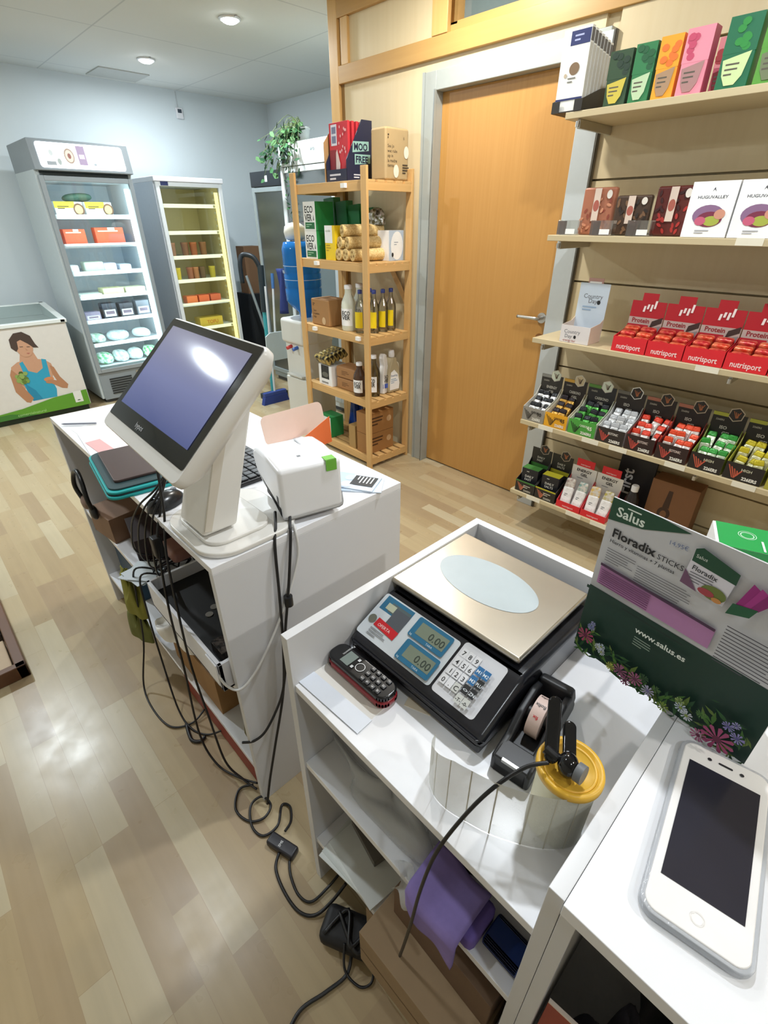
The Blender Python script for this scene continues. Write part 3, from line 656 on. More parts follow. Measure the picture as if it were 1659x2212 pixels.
f.text('14,95€', .088, BH-.03, .009, M('#6b7aa0', .5), 'l', 0, R(4))
f.lines(.012, BH-.080, .045, 6, .0042, TX, .22, 2).lines(.060, BH-.084, .085, 9, .0040, TX, .22, 3)
f.poly([(.01, .142), (.176, .139), (.176, .172), (.01, .178)], VIO)
for k in range(8): f.lines(.013, .1425+k*.0038, .155, 1, .004, M('#6f3a68', .5), .35, k)
f.poly([(.01, .176), (.176, .170), (.176, .1745), (.01, .1805)], M('#4a2f4a', .5))
f.poly([(.118, .216), (.172, .210), (.176, .262), (.122, .266)], M('#e0dde6', .5)).poly([(.122, .252), (.176, .246), (.176, .262), (.13, .275), (.122, .270)], GRN)
f.text('Salus', .125, .259, .007, M('#dfe8df', .5)).text('Floradix', .125, .241, .0095, INK, 'l', .01, R(-4)).lines(.125, .236, .03, 4, .004, TX, .25, 6).poly([(.118, .216), (.14, .213), (.119, .238)], M('#74506c', .5))
f.ell(.158, .222, .015, .010, M('#6c7a3a', .6)).ell(.150, .219, .010, .005, M('#a8424a', .6)).ell(.164, .215, .006, .0035, M('#c98a4a', .6))
for k in range(3): f.poly([(.182+.008*k, .216+.005*k), (.191+.008*k, .218+.005*k), (.203+.009*k, .254-.001*k), (.192+.009*k, .26-.001*k)], M(['#9a2a7c', '#a83488', '#8a2470'][k], .4))
f.poly([(.178, .206), (.202, .215), (.207, .230), (.181, .224)], M('#1f5a3c', .5))
f.lines(.186, .190, .072, 12, .0052, TX, .28, 9)
f.rect(0, SPL-.0015, .06, SPL+.004, GD).rect(.06, SPL-.004, .15, SPL-.001, M('#0d2a22', .5))
f.text('www.salus.es', .088, SPL-.027, .0135, M('#e8efe8', .4), 'l', .02); f.lines(.090, SPL-.036, .028, 4, .0045, M('#9fb3a4', .5), .3, 12)
rg = random.Random(11)
fcol = ['#8a3f63', '#b46a8c', '#5f6aa0', '#cfd8e6', '#7f9a3c', '#3f7a3c', '#a8b04a', '#9a5f7e', '#d9cfe0']
gr_ = ['#2c5a2c', '#4c7a34', '#1f4a2a', '#66803a']
def flower(u, v, r, col, c2, n=11):
    for k in range(n):
        a = 2*math.pi*k/n+rg.uniform(-.15, .15); f.b.m(M(col, .6)).add([f.P(u, v), f.P(u+r*math.cos(a-.16), v+r*math.sin(a-.16)), f.P(u+r*1.12*math.cos(a), v+r*1.12*math.sin(a)), f.P(u+r*math.cos(a+.16), v+r*math.sin(a+.16))], [(0, 1, 2, 3)])
    f.up(); f.ell(u, v, r*.3, r*.3, M(c2, .6), 10)
for k in range(150):
    u = rg.uniform(.004, BW-.004); h = .022+.026*abs(math.sin(u*24))+(.03 if u > .2 else 0)+(.03 if u < .04 else 0)
    v = rg.uniform(.002, h); a = rg.uniform(0, 3.1); l = rg.uniform(.005, .014)
    f.b.m(M(rg.choice(gr_), .6)); w_ = l*.25
    pt = [(u-l*math.cos(a), v-l*math.sin(a)), (u-w_*math.sin(a), v+w_*math.cos(a)), (u+l*math.cos(a), v+l*math.sin(a)), (u+w_*math.sin(a), v-w_*math.cos(a))]
    pt = [(min(max(x, .001), BW-.001), max(y, .001)) for x, y in pt]
    f.b.add([f.P(*p_) for p_ in pt], [(0, 1, 2, 3)])
f.up()
for (u, v, r, c1, c2) in ((.02, .040, .013, '#a5466a', '#6a2a4a'), (.045, .035, .006, '#d5dfea', '#a8b46a'), (.052, .030, .006, '#cfd8e6', '#a8b46a'), (.05, .040, .006, '#c3d2e2', '#8aa04a'), (.026, .064, .006, '#8f93c8', '#5f6aa0'), (.028, .073, .004, '#a5a8d8', '#5f6aa0'),
                          (.088, .022, .011, '#9c5f80', '#6a3a55'), (.112, .026, .011, '#a85f88', '#6a3a55'), (.073, .018, .007, '#b8c05a', '#7c8a3a'), (.134, .022, .009, '#b9b4d8', '#7f7aa8'), (.10, .012, .008, '#8e4a72', '#5a2a45'),
                          (.180, .034, .008, '#c9d4e6', '#8aa04a'), (.190, .028, .008, '#d5dce8', '#8aa04a'), (.176, .044, .006, '#9ab06a', '#5f7a3a'), (.160, .016, .008, '#7f9a3c', '#556b2c'), (.232, .026, .019, '#a84a78', '#6a2c4a'), (.212, .012, .010, '#b06088', '#6a2c4a'), (.236, .058, .007, '#8c86c4', '#5f5a98'), (.243, .068, .005, '#a09ad0', '#5f5a98'), (.25, .050, .008, '#938cc8', '#5f5a98'), (.205, .05, .006, '#55803c', '#3f6a2c'), (.145, .04, .006, '#4a6a3a', '#2c4a2c'), (.125, .045, .007, '#3a5a3a', '#2c4a2c')):
    flower(u, v, r, c1, c2)
bd.obj('printed_back', t)
B(M('#d8d8d4', .5)).box(.0025, .075, -BW/2+.004, BW/2-.004, 0, .10).obj('tray_box', t)
for k in range(3):
    c = carton('product_carton', ['white carton in the display tray, nearest the scale', 'middle white carton in the display tray', 'white carton in the display tray, farthest from the scale'][k], 'box', .078, .10, .10, (.76-.002*k+.0, .155-.085*k, CZ), PAPER, None, R(-8.5), 'cartons in the display tray') if 0 else None
gb = B(PRINT)
def greenbox(b, f, s, tp, W, D, H):
    G_ = M('#1f9a4c', .35); b.m(G_)
    f.rect(.004, 0, W, H, G_); f.lines(.01, H*.5, W*.6, 4, .008, M('#dff0e2', .4), .2, 3)
    s.rect(0, 0, D, H, PRINT); tp.rect(.004, 0, W, D, G_)
    tp.ring(W*.4, D*.6, .008, .0095, M('#bfe6c8', .4)); tp.ring(W*.4, D*.6, .0115, .0125, M('#bfe6c8', .4))
    for k in range(4): tp.rect(W*.55+.011*k, D*.05, W*.55+.011*k+.003, D*.45, M('#dff0e2', .4))
carton('green_carton', 'green and white carton peeking up behind the printed display', 'box', .11, .075, .205, (.835, .055, CZ), PRINT, greenbox, R(20))

# ---------------- things on the scale counter shelves ----------------
heap('plastic_wrap', 'crumpled clear plastic wrap on the upper shelf of the scale counter', 'plastic', .38, .38, .516, .10, .30, .05, film('#d6dadc', .45, .2, 'crumpled_wrap'), 31, 0, .35)
tag(B(film('#dfe3e4', .5, .2, 'wrap_tail')).grid(lambda u, v: (.315-.03*v+.006*math.sin(9*u), .28-.07*u+.01*math.sin(7*v), .53-.05*v*v+.006*math.sin(11*u+5*v)), 14, 8).obj('plastic_bag'), 'clear plastic bag corner hanging over the shelf edge by the purple cloth', 'plastic')
tag(B(M('#9a9079', .6)).box(-.002, .0, -.24, .24, 0, .19).obj('cardboard_sheet', None, (.72, .31, .516)), 'grey-brown cardboard standing at the back of the upper shelf', 'cardboard')
t = thing('cloth_stack', 'folded purple cloth draped over the shelf edge of the scale counter', 'cloth', (0, 0, 0))
def drape(u, v):
    y = .25-.11*u; s_ = v*.17
    if s_ < .085: x, z = .37-s_, .567
    elif s_ < .10: x, z = .285-(s_-.085)*.5, .567-(s_-.085)*.6
    else: x, z = .277-.002*math.sin(9*u), .558-(s_-.10)*(.55+.35*u)
    return (x+.003*math.sin(6*u+3*v), y-.012*v*(1-u), z+.004*math.sin(8*u+2*v)-.010*u*v)
B(PURPLE).grid(drape, 16, 22).obj('cloth', t, solid=.007)
B(M('#6d5aa6', .85)).box(.30, .37, .125, .24, .516, .560, .01).obj('folded_layers', t)
heap('dark_cloth', 'dark navy garment heaped at the back of the upper shelf', 'cloth', .52, .17, .516, .25, .17, .17, M('#191a2c', .8), 41)
tag(B(M('#16306a', .35)).box(-.03, .03, -.043, .043, 0, .030, .006).cyl((-.015, -.043, .022), (-.015, .043, .022), .012, 14).obj('blue_binder', None, (.345, .103-.0, .516), R(0)), 'navy blue binder spine on the shelf beside the purple cloth', 'binder') if 0 else tag(B(M('#16306a', .35)).prism(rr_pts(.05, .025, .01, 5), 'y', -.031, .031, .003).obj('blue_binder', None, (.35, .091, .529)), 'navy blue binder spine on the shelf beside the purple cloth', 'binder')
for k in range(4):
    tag(B(M(['#e2e6e4', '#d6dbd8', '#e9ecea', '#dfe3e1'][k], .5)).box(-.08, .08, -.085, .085, 0, .0025).obj('brochure', None, (.375+.004*k, .452-.006*k, .2055+.0027*k), R(8-5*k)), ['lowest brochure of the fanned pile on the lower shelf', 'second lowest brochure of the fanned pile', 'third brochure of the fanned pile, just below the top', 'topmost pale brochure of the pile on the lower shelf'][k], 'brochure', 'brochures on the lower shelf')
carton('small_grey_box', 'flat grey box lying on the pale brochures', 'box', .11, .06, .02, (.40, .46, .2175), M('#6b6660', .5), None, R(-12))
def cardb(b, f, s, tp, W, D, H): f.rect(0, H*.45, W, H*.47, M('#5a3f24', .7))
carton('cardboard_box', 'brown cardboard box jutting out of the lower shelf, nearest the divider', 'box', .25, .34, .13, (.405, .195, .206), M('#927a5c', .7, var=.08), cardb, R(1.5))
carton('cardboard_box', 'flat cardboard box on top of the jutting brown box', 'box', .22, .28, .10, (.44, .18, .337), M('#69513c', .7, var=.08), None, R(-1))
tag(B(M('#9c8468', .7, var=.08)).box(-.10, .10, -.16, .16, .0, .16, .002).obj('cardboard_box', None, (.41, .228, .0), R(1)), 'brown cardboard box on the floor under the scale counter', 'box')
# ---------------- dark things in the near cabinet ----------------
heap('dark_bag', 'dark shiny bag stuffed in the near cabinet under the smartphone', 'bag', .52, -.20, .319, .28, .24, .40, M('#131216', .35), 51, 0, .2)
heap('grey_bag', 'grey cloth bag lying in the near cabinet behind the red card', 'bag', .375, -.085, .319, .11, .11, .20, M('#4b4a5a', .8), 52, 0, .25)
tag(B(M('#a04a3c', .6)).box(0, .004, -.07, .012, 0, .27).m(M('#e8d8cc', .6)).box(-.0005, .0045, -.07, .012, .27, .274).obj('red_folder', None, (.318, .0, .319), R(6)), 'red folder with a pale edge standing in the near cabinet', 'folder')

# ---------------- chest freezer ----------------
t = thing('chest_freezer', 'white chest freezer with a printed picture of a woman in a turquoise top', 'freezer', (0, 0, 0))
FX1, FY0, FY1, FZ = 1.075, 5.05, 5.68, .76
FRZ = M('#dfe3e0', .35, var=.01)
b = B(FRZ).box(-.35, FX1, FY0, FY1, .05, FZ, .006); b.obj('freezer_body', t)
B(M('#22301f', .6)).box(-.33, FX1-.02, FY0+.02, FY1-.02, 0, .05).obj('plinth', t)
b = B(M('#e6ece9', .3))
b.prism([(FY0-.012, FZ), (FY1, FZ), (FY1, FZ+.10), (FY1-.05, FZ+.10), (FY0-.012, FZ+.028)], 'x', FX1-.04, FX1+.01, .004).prism([(FY0-.012, FZ), (FY1, FZ), (FY1, FZ+.10), (FY1-.05, FZ+.10), (FY0-.012, FZ+.028)], 'x', -.36, -.31, .004)
b.box(-.35, FX1, FY0-.012, FY0+.045, FZ, FZ+.03, .005).box(-.35, FX1, FY1-.06, FY1, FZ, FZ+.10, .005); b.obj('lid_frame', t)
b = B(glass((.8, .88, .86), .3, 'lid_glass', base=.25)); b.add([(-.31, FY0+.045, FZ+.03), (FX1-.04, FY0+.045, FZ+.03), (FX1-.04, FY1-.06, FZ+.095), (-.31, FY1-.06, FZ+.095)], [(0, 1, 2, 3)]); b.obj('glass_lid', t)
bp = B(PRINT); f = F(bp, (0, FY0, .05), (1, 0, 0), (0, 0, 1), .001)
# printed picture: u = x, v = z-.05
f.rect(-.34, .0, FX1-.006, .705, M('#ddd9d2', .45))
SK, SK2, HR, TQ, TQ2 = M('#c99a7c', .5), M('#b5825f', .5), M('#4a3a33', .5), M('#2f9fc0', .5), M('#1f86aa', .5)
def q(px, py): return px, py
ox, ov, k_ = .69, .075, 1.08
def pp(pts, mt): f.poly([(ox+a*k_, ov+c*k_) for a, c in pts], mt)
pp([(-.015, .40), (.075, .40), (.10, .30), (-.05, .30)], SK)                                   # neck
pp([(-.115, .26), (-.10, .315), (-.05, .345), (.0, .35), (.075, .35), (.13, .335), (.165, .30), (.17, .25), (.13, .16), (-.08, .14)], SK)   # chest, shoulders
pp([(-.055, .13), (-.07, .235), (-.035, .25), (-.04, .335), (-.015, .345), (.0, .27), (.05, .245), (.10, .275), (.11, .345), (.14, .335), (.135, .26), (.13, .2), (.145, .10), (.13, .04), (-.04, .04)], TQ)
pp([(-.04, .04), (-.055, .13), (-.05, .18), (.0, .12), (.03, .04)], TQ2)
pp([(-.13, .13), (-.125, .26), (-.105, .30), (-.08, .26), (-.075, .17), (-.03, .06), (-.06, .03), (-.085, .04)], SK2)   # arm
pp([(.15, .29), (.175, .27), (.195, .19), (.235, .12), (.22, .09), (.185, .10), (.115, .155), (.12, .18), (.165, .165), (.15, .22)], SK2)
f.ell(ox+.124, ov+.20, .038, .018, M('#d08a5c', .5)); f.ell(ox+.13, ov+.178, .036, .016, SK2)
f.ell(ox+.030, ov+.48, .060, .078, SK, 22)
pp([(-.03, .42), (-.055, .45), (-.05, .51), (-.01, .55), (.045, .555), (.09, .52), (.105, .46), (.12, .43), (.085, .435), (.06, .465), (.02, .50), (-.005, .49), (-.012, .44)], HR)
f.poly([(ox+.0, ov+.490), (ox+.024, ov+.488), (ox+.024, ov+.483), (ox+.0, ov+.485)], HR).poly([(ox+.048, ov+.484), (ox+.07, ov+.481), (ox+.07, ov+.476), (ox+.048, ov+.479)], HR)
f.poly([(ox+.032, ov+.475), (ox+.04, ov+.453), (ox+.048, ov+.453)], SK2).poly([(ox+.030, ov+.434), (ox+.058, ov+.432), (ox+.044, ov+.424)], M('#b3645a', .5))
rg = random.Random(3)
for k in range(26):
    a = rg.uniform(0, 6.28); r_ = rg.uniform(0, .045); f.b.m(M(rg.choice(['#5f7a35', '#7d9a48', '#4a6329', '#8ea85a']), .5))
    u_, v_ = ox-.059+r_*math.cos(a), ov+.254+r_*math.sin(a)*1.15; f.b.add([f.P(u_+.018*math.cos(j), v_+.018*math.sin(j)) for j in range(6)], [list(range(6))])
    f.z += .00002
f.up()
f.ell(.335, .16, .06, .075, M('#7d9a38', .5), 18)
f.poly([(-.34, 0), (FX1-.006, 0), (FX1-.006, .135), (.80, .115), (.55, .07), (.2, .04), (-.34, .03)], M('#5f9a2c', .5)).poly([(-.34, 0), (.65, 0), (.45, .045), (-.34, .03)], M('#3f7a30', .5))
f.text('comercialnatural', .50, .012, .032, M('#a9d489', .5), 'l', .0)
f.rect(.955, .035, 1.02, .135, M('#e6e6e0', .5)).rect(.975, .05, .997, .058, M('#4a5a4a', .5))
bp.obj('printed_front', t)

# ---------------- glass-door fridges ----------------
def fridge(name, label, x0, x1, y0, y1, H, body, frame, door, zl, group=None, loc=(0, 0, 0), glow=None, shelves=(), inner=None, header=0, lightcol=(.9, 1, 1), power=6, base=.28):
    """faces -y; door = (xa, xb, za, zb) outer frame of the glass door"""
    t = thing(name, label, 'fridge', loc)
    xa, xb, za, zb = door; inn = inner or M('#dfe6ea', .5)
    b = B(body)
    b.box(x0, xa+.02, y0+.03, y1, .04, H, .004).box(xb-.02, x1, y0+.03, y1, .04, H, .004).box(xa+.02, xb-.02, y0+.03, y1, zb-.03, H).box(xa+.02, xb-.02, y0+.03, y1, .04, za+.04).box(xa+.02, xb-.02, y1-.03, y1, za+.04, zb-.03)
    b.m(inn).box(xa+.02, xb-.02, y1-.034, y1-.03, za+.04, zb-.03).box(xa+.02, xa+.0225, y0+.06, y1-.03, za+.04, zb-.03).box(xb-.0225, xb-.02, y0+.06, y1-.03, za+.04, zb-.03).box(xa+.02, xb-.02, y0+.05, y1-.03, za+.04, za+.045)
    b.obj('cabinet', t)
    fr = B(frame); wd = .035
    fr.box(xa, xa+wd, y0, y0+.028, za, zb, .003).box(xb-wd, xb, y0, y0+.028, za, zb, .003).box(xa+wd, xb-wd, y0, y0+.028, zb-wd, zb, .003).box(xa+wd, xb-wd, y0, y0+.028, za, za+wd, .003)
    d_ = fr.obj('door', t)
    B(GLASSB).box(xa+wd, xb-wd, y0+.012, y0+.016, za+wd, zb-wd).obj('glass_pane', d_)
    for z in shelves:
        B(M('#e3e8ea', .4)).box(xa+.024, xb-.024, y0+.07, y1-.05, z-.012, z).box(xa+.024, xb-.024, y0+.062, y0+.07, z-.02, z+.012).obj('shelf', t)
    if glow:
        gx, gm = glow
        B(gm).box(gx-.018, gx+.018, y0+.036, y0+.050, za+.07, zb-.07, .003).obj('light_tube', t)
        n_ = 3
        for k in range(n_):
            z = za+(zb-za)*(k+.5)/n_
            lamp('AREA', ((xa+xb)/2, y0+.055, z), power/n_, lightcol, xb-xa-.12, (R(90), 0, 0), (zb-za)/n_*.9, 'fridge_light')
    B(DGREY).box(x0+.03, x1-.03, y0+.05, y1-.02, 0, .04).obj('plinth', t)
    return t
# 1 tall grey fridge with lit header
G1 = M('#9aa2a7', .42, .2)
F1Y = 5.10
t = fridge('display_fridge', 'tall grey glass-door fridge with a lit white sign on top', 1.20, 1.925, F1Y, 5.75, 1.84, M('#c3ccce', .5), G1, (1.215, 1.915, .28, 1.80), 0, glow=(1.86, M('#eafcff', .4, emit=5.)), shelves=(.52, .72, .92, 1.11, 1.32, 1.53), lightcol=(.80, .96, 1), power=6.5)
b = B(M('#8b9398', .45)).prism([(F1Y-.03, 1.83), (5.75, 1.83), (5.75, 2.03), (F1Y+.0, 2.03)], 'x', 1.20, 1.925, .006); b.obj('sign_box', t)
b = B(M('#f3fbff', .4, emit=2.4)); hn = Vector((0, .03, .2)).normalized()
f = F(b, (1.25, F1Y-.0285, 1.845), (1, 0, 0), hn, .004)
f.poly(rr_pts(.625, .165, .02, 3, .31, .085), M('#f3fbff', .4, emit=2.0))
pm = lambda h: M(h, .5, emit=.55)
f.rect(.045, .02, .11, .045, pm('#8c9296')).ell(.09, .10, .014, .02, pm('#b9c0c0')).ell(.135, .045, .014, .022, pm('#9aa3a0'))
f.ell(.215, .085, .036, .05, pm('#a08c7c')).ell(.215, .085, .028, .040, pm('#c9c0b4')).ell(.215, .085, .012, .018, pm('#8a5a50')).rect(.275, .03, .335, .155, pm('#9c8aa4')).rect(.285, .07, .325, .10, pm('#c8bccc')).rect(.38, .03, .40, .045, pm('#9aa3a8'))
b.obj('lit_sign', t)
b = B(M('#23282b', .5))
for k in range(7): b.box(1.30, 1.50, F1Y+.009, F1Y+.016, .075+.022*k, .086+.022*k)
o = b.obj('vent_grille', t)
B(STEEL).cyl((1.56, F1Y+.016, .245), (1.56, F1Y+.008, .245), .011, 16).obj('lock', t)
B(M('#8d959a', .5)).box(1.22, 1.91, F1Y+.015, F1Y+.03, 0.03, .275, .003).obj('lower_panel', t)
# 2 white fridge with yellow light
YG = M('#ffe89a', .5, emit=1.2)
t = fridge('display_fridge', 'white glass-door fridge lit yellowish, beside the tall grey one', 2.135, 2.80, 5.20, 5.80, 1.83, M('#c6cdd6', .45), M('#dfe3e4', .4), (2.145, 2.79, .18, 1.80), 0, glow=(2.735, YG), shelves=(.52, .76, .98, 1.19, 1.40, 1.62), inner=M('#d9cf9a', .5), lightcol=(1, .88, .42), power=2.6)
B(M('#2d3560', .4)).box(2.19, 2.26, 5.195, 5.205, 1.77, 1.815, .002).obj('brand_badge', t)
B(WHITE2).box(2.13, 2.805, 5.19, 5.80, 1.80, 1.84, .006).obj('top_cap', t)
b = B(M('#b9b48c', .5))
for k in range(24): b.box(2.70, 2.715, 5.25, 5.27, .45+.055*k, .47+.055*k)
o = b.obj('shelf_rail', t)

def fitems(lst, y0):
    pass
# goods in the grey fridge
cat_i = [0]
def good(name, label, cat, x, y, z, w, d, h, mat, deco=None, group=None, rz=0, shape='box', bev=.004):
    if shape == 'box':
        b = B(mat).box(-w/2, w/2, -d/2, d/2, 0, h, bev)
        if deco: deco(F(b, (-w/2, -d/2, 0), (1, 0, 0), (0, 0, 1), .0008), w, h)
    elif shape == 'tub':
        b = B(mat).lathe([(w/2*.85, 0), (w/2, h*.85), (w/2*1.04, h*.86), (w/2*1.04, h)], n=20)
    elif shape == 'bag':
        b = B(mat); rg = random.Random(int(x*1000+z*100)); p1, p2 = rg.uniform(0, 6), rg.uniform(0, 6)
        b.grid(lambda u, v: (w/2*math.cos(2*math.pi*u)*math.sin(math.pi*v)**.6*(1+.12*math.sin(6*math.pi*u+p1)), d/2*math.sin(2*math.pi*u)*math.sin(math.pi*v)**.6, h/2-h/2*math.cos(math.pi*v)+.01*math.sin(9*u+p2)*math.sin(math.pi*v)), 20, 10)
    o = b.obj(name, None, (x, y, z), R(rz)); return tag(o, label, cat, group)
FY = F1Y+.075
def pizza(f, w, h):
    f.rect(0, h*.55, w*.72, h, M('#f0df2c', .4)).lines(w*.1, h*.62, w*.5, 2, h*.13, M('#5a4a14', .5), .6, 4).ell(w*.84, h*.45, h*.42, h*.45, M('#6a4a34', .5)).ell(w*.84, h*.45, h*.30, h*.32, M('#c9b07a', .5))
good('frozen_pizza_box', 'yellow and white frozen food box on the top shelf, nearer the freezer', 'box', 1.385, FY+.08, 1.532, .21, .16, .10, PRINT, pizza, 'yellow boxes in the grey fridge')
good('frozen_pizza_box', 'yellow and white frozen food box on the top shelf, next to the light tube', 'box', 1.615, FY+.08, 1.532, .21, .16, .10, PRINT, pizza, 'yellow boxes in the grey fridge')
good('frozen_bag', 'dark green packet lying on the yellow boxes at the top of the grey fridge', 'bag', 1.50, FY+.12, 1.634, .22, .14, .06, M('#3c5a48', .6), None, None, 0, 'bag')
OR = M('#ee5a36', .5)
def oran(f, w, h): f.rect(w*.1, h*.75, w*.8, h*.83, M('#f3b8a0', .5)); f.rect(w*.45, h*.85, w*.7, h, M('#cfcac0', .5))
good('orange_packet', 'orange packet on the second shelf, nearer the freezer', 'packet', 1.375, FY+.08, 1.322, .17, .12, .115, OR, oran, 'orange packets in the grey fridge', 3)
good('orange_packet', 'larger orange packet on the second shelf, next to the light tube', 'packet', 1.66, FY+.08, 1.322, .23, .12, .125, OR, oran, 'orange packets in the grey fridge', -4)
names = [('frosted tub', '#c3d4da'), ('clear lidded tray', '#b7c6bd'), ('pale blue tray', '#cfdcea'), ('milky tray', '#dde6ea')]
for k in range(4):
    good('food_tray', '%s on the third shelf of the grey fridge' % ['white small tub', 'clear lidded tray of greens', 'pale lilac tray', 'milky stacked tray'][k], 'tray', 1.30+.13*k+.03*(k > 0), FY+.07, 1.112, [.07, .16, .11, .10][k], .12, [.06, .08, .065, .05][k], M(['#e9eef0', '#b3bfae', '#c6c6d6', '#dbe3e8'][k], .4), None, 'trays on the third shelf', 0, 'box', .012)
for k in range(3):
    good('flat_package', ['pale flat package on the fourth shelf, nearer the freezer', 'yellowish flat package at the middle of the fourth shelf', 'cream flat package next to the light tube on the fourth shelf'][k], 'package', 1.37+.19*k, FY+.07, .922, .18, .14, [.02, .055, .05][k], M(['#dfe6dc', '#c9c79a', '#d8d6b8'][k], .5), None, 'flat packages on the fourth shelf', 4*k-3)
def lab(f, w, h): f.rect(w*.1, h*.15, w*.9, h*.6, M('#e8ebee', .5)).rect(w*.2, h*.3, w*.8, h*.5, M('#8f7f92', .5))
for k in range(4):
    good('dark_packet', ['violet tinted packet on the fifth shelf, nearest the freezer', 'dark packet with a white band on the fifth shelf', 'second dark packet with a pale label on the fifth shelf', 'white and dark packet beside the light tube on the fifth shelf'][k], 'packet', 1.34+.15*k, FY+.07, .722, [.13, .12, .12, .12][k], .1, [.07, .13, .12, .13][k], M(['#a9a0b8', '#3c424c', '#474a52', '#7c828c'][k], .5), lab, 'packets on the fifth shelf')
vb = [('pale bag with green leaves on the sixth shelf', '#8fb49a', 1.33, .522, .15), ('round frosty bag at the middle of the sixth shelf', '#b9ccd0', 1.52, .522, .19), ('flat white bag beside the tube on the sixth shelf', '#cfdfe4', 1.74, .522, .16),
      ('green vegetable bag at the bottom, nearest the freezer', '#5fae78', 1.35, .326, .15), ('grey frosty bag at the bottom of the grey fridge', '#9fb3b2', 1.495, .326, .14), ('frozen bag leaning at the bottom middle', '#bccfce', 1.635, .326, .14), ('bright green bag at the bottom beside the tube', '#54b45c', 1.775, .326, .13)]
for l, c, x, z, w_ in vb: good('frozen_bag', l, 'bag', x, FY+.09, z, w_, .16, .11 if z < .5 else .085, foil(c, '#dbe8e6', .45, 'frozen_bag_film', .0, 35), None, 'frozen vegetable bags', 0, 'bag')
# goods in the white fridge
FY = 5.20+.085
for k in range(4): good('tin', ['tan tin on the second shelf of the white fridge, nearest the grey fridge', 'brown tin on the second shelf', 'orange-brown tin in the middle of the second shelf', 'brown tin by the yellow tube'][k], 'tin', [2.24, 2.38, 2.46, 2.57][k], FY+.06+.02*(k % 2), 1.192, .07, .07, .12, M(['#a8785a', '#8a5a34', '#a85f34', '#8f6238'][k], .5), None, 'tins on the second shelf', 0, 'tub')
for k in range(5): good('jar', ['yellow jar nearest the grey fridge on the third shelf', 'brown jar on the third shelf', 'red-brown jar in the middle of the third shelf', 'small dark jar on the third shelf', 'yellow jar beside the tube on the third shelf'][k], 'jar', [2.25, 2.38, 2.44, 2.51, 2.62][k], FY+.06, .982, .065, .065, .11, M(['#c9b82c', '#8a5238', '#9c6a48', '#5f4a34', '#a89c34'][k], .5), None, 'jars on the third shelf', 0, 'tub')
for k in range(3): good('orange_tub', ['orange box on the fourth shelf, nearest the grey fridge', 'middle orange box on the fourth shelf', 'orange box beside the tube on the fourth shelf'][k], 'box', 2.33+.13*k, FY+.06, .762, .115, .1, .07, M(['#d2703c', '#c9603c', '#b9583c'][k], .5), None, 'orange boxes on the fourth shelf')
def yb(f, w, h): f.text('TOFU', w*.3, h*.3, h*.55, M('#a8641c', .5), 'l', .02)
good('yellow_box', 'long yellow box with brown print on the fifth shelf', 'box', 2.50, FY+.08, .522, .26, .13, .09, M('#b7a13c', .5), yb)
good('teal_bag', 'dark teal bundle at the bottom of the white fridge', 'bag', 2.36, FY+.10, .226, .22, .16, .13, M('#14505c', .6), None, None, 0, 'bag')
def rib(f, w, h):
    for k in range(8): f.rect(w*.12*k, h*.1, w*.12*k+.004, h*.9, M('#8f8a5c', .5))
good('carton_tray', 'ribbed cream carton at the bottom of the white fridge', 'box', 2.60, FY+.10, .226, .20, .18, .17, M('#d6cfa0', .5), rib)

# 3 dark-topped fridge facing the shop, 4 tall white fridge in the alcove
def side_fridge(name, label, x0, y0, y1, H, body, frame, hdr, hmat, mark, depth=.6):
    t = thing(name, label, 'fridge', (0, 0, 0)); zt = H-hdr
    b = B(body).box(x0+.03, x0+depth, y0, y0+.03, .04, H).box(x0+.03, x0+depth, y1-.03, y1, .04, H).box(x0+.03, x0+depth, y0+.03, y1-.03, zt-.03, H).box(x0+.03, x0+depth, y0+.03, y1-.03, .04, .16).box(x0+depth-.03, x0+depth, y0+.03, y1-.03, .16, zt-.03)
    b.obj('cabinet', t)
    fr = B(frame); wd = .04
    fr.box(x0, x0+.028, y0, y0+wd, .1, zt-.004, .003).box(x0, x0+.028, y1-wd, y1, .1, zt-.004, .003).box(x0, x0+.028, y0+wd, y1-wd, zt-wd, zt-.004, .003).box(x0, x0+.028, y0+wd, y1-wd, .1, .1+wd, .003)
    d_ = fr.obj('door', t)
    B(glass((.60, .70, .74), .25, 'cool_glass', rough=.3, base=.24)).box(x0+.012, x0+.016, y0+wd, y1-wd, .1+wd, zt-wd).obj('glass_pane', d_)
    h_ = B(hmat).box(x0-.004, x0+.03, y0, y1, zt, H, .004); f = F(h_, (x0-.004, y1, zt), (0, -1, 0), (0, 0, 1), .001); mark(f, y1-y0, hdr); h_.obj('header', t)
    for k in range(5): B(M('#9fb0b4', .4)).box(x0+.06, x0+depth-.05, y0+.032, y1-.032, .42+.27*k, .43+.27*k).obj('shelf', t)
    B(DGREY).box(x0+.05, x0+depth-.02, y0+.02, y1-.02, 0, .04).obj('plinth', t)
    return t
side_fridge('drinks_fridge', 'grey glass-door fridge with a black top strip in the alcove corner', 2.84, 4.06, 4.74, 1.87, M('#9aa6aa', .45), M('#a3aeb2', .4, .3), .115, M('#1e232b', .35), lambda f, w, h: f.rect(w*.36, h*.3, w*.42, h*.7, M('#d8e0e6', .5)))
def mk4(f, w, h): f.rect(.03, h*.15, .15, h*.85, M('#5d6a6e', .5)).rect(.05, h*.3, .12, h*.6, M('#93a09c', .5)).text('iarp', w*.62, h*.55, .035, M('#5f6d70', .5))
side_fridge('drinks_fridge', 'tall white glass-door fridge behind the wooden shelf, plant on top', 2.65, 3.29, 3.965, 2.0, M('#dfe6e8', .4), M('#dce4e6', .4), .145, M('#e2e8e8', .4), mk4)

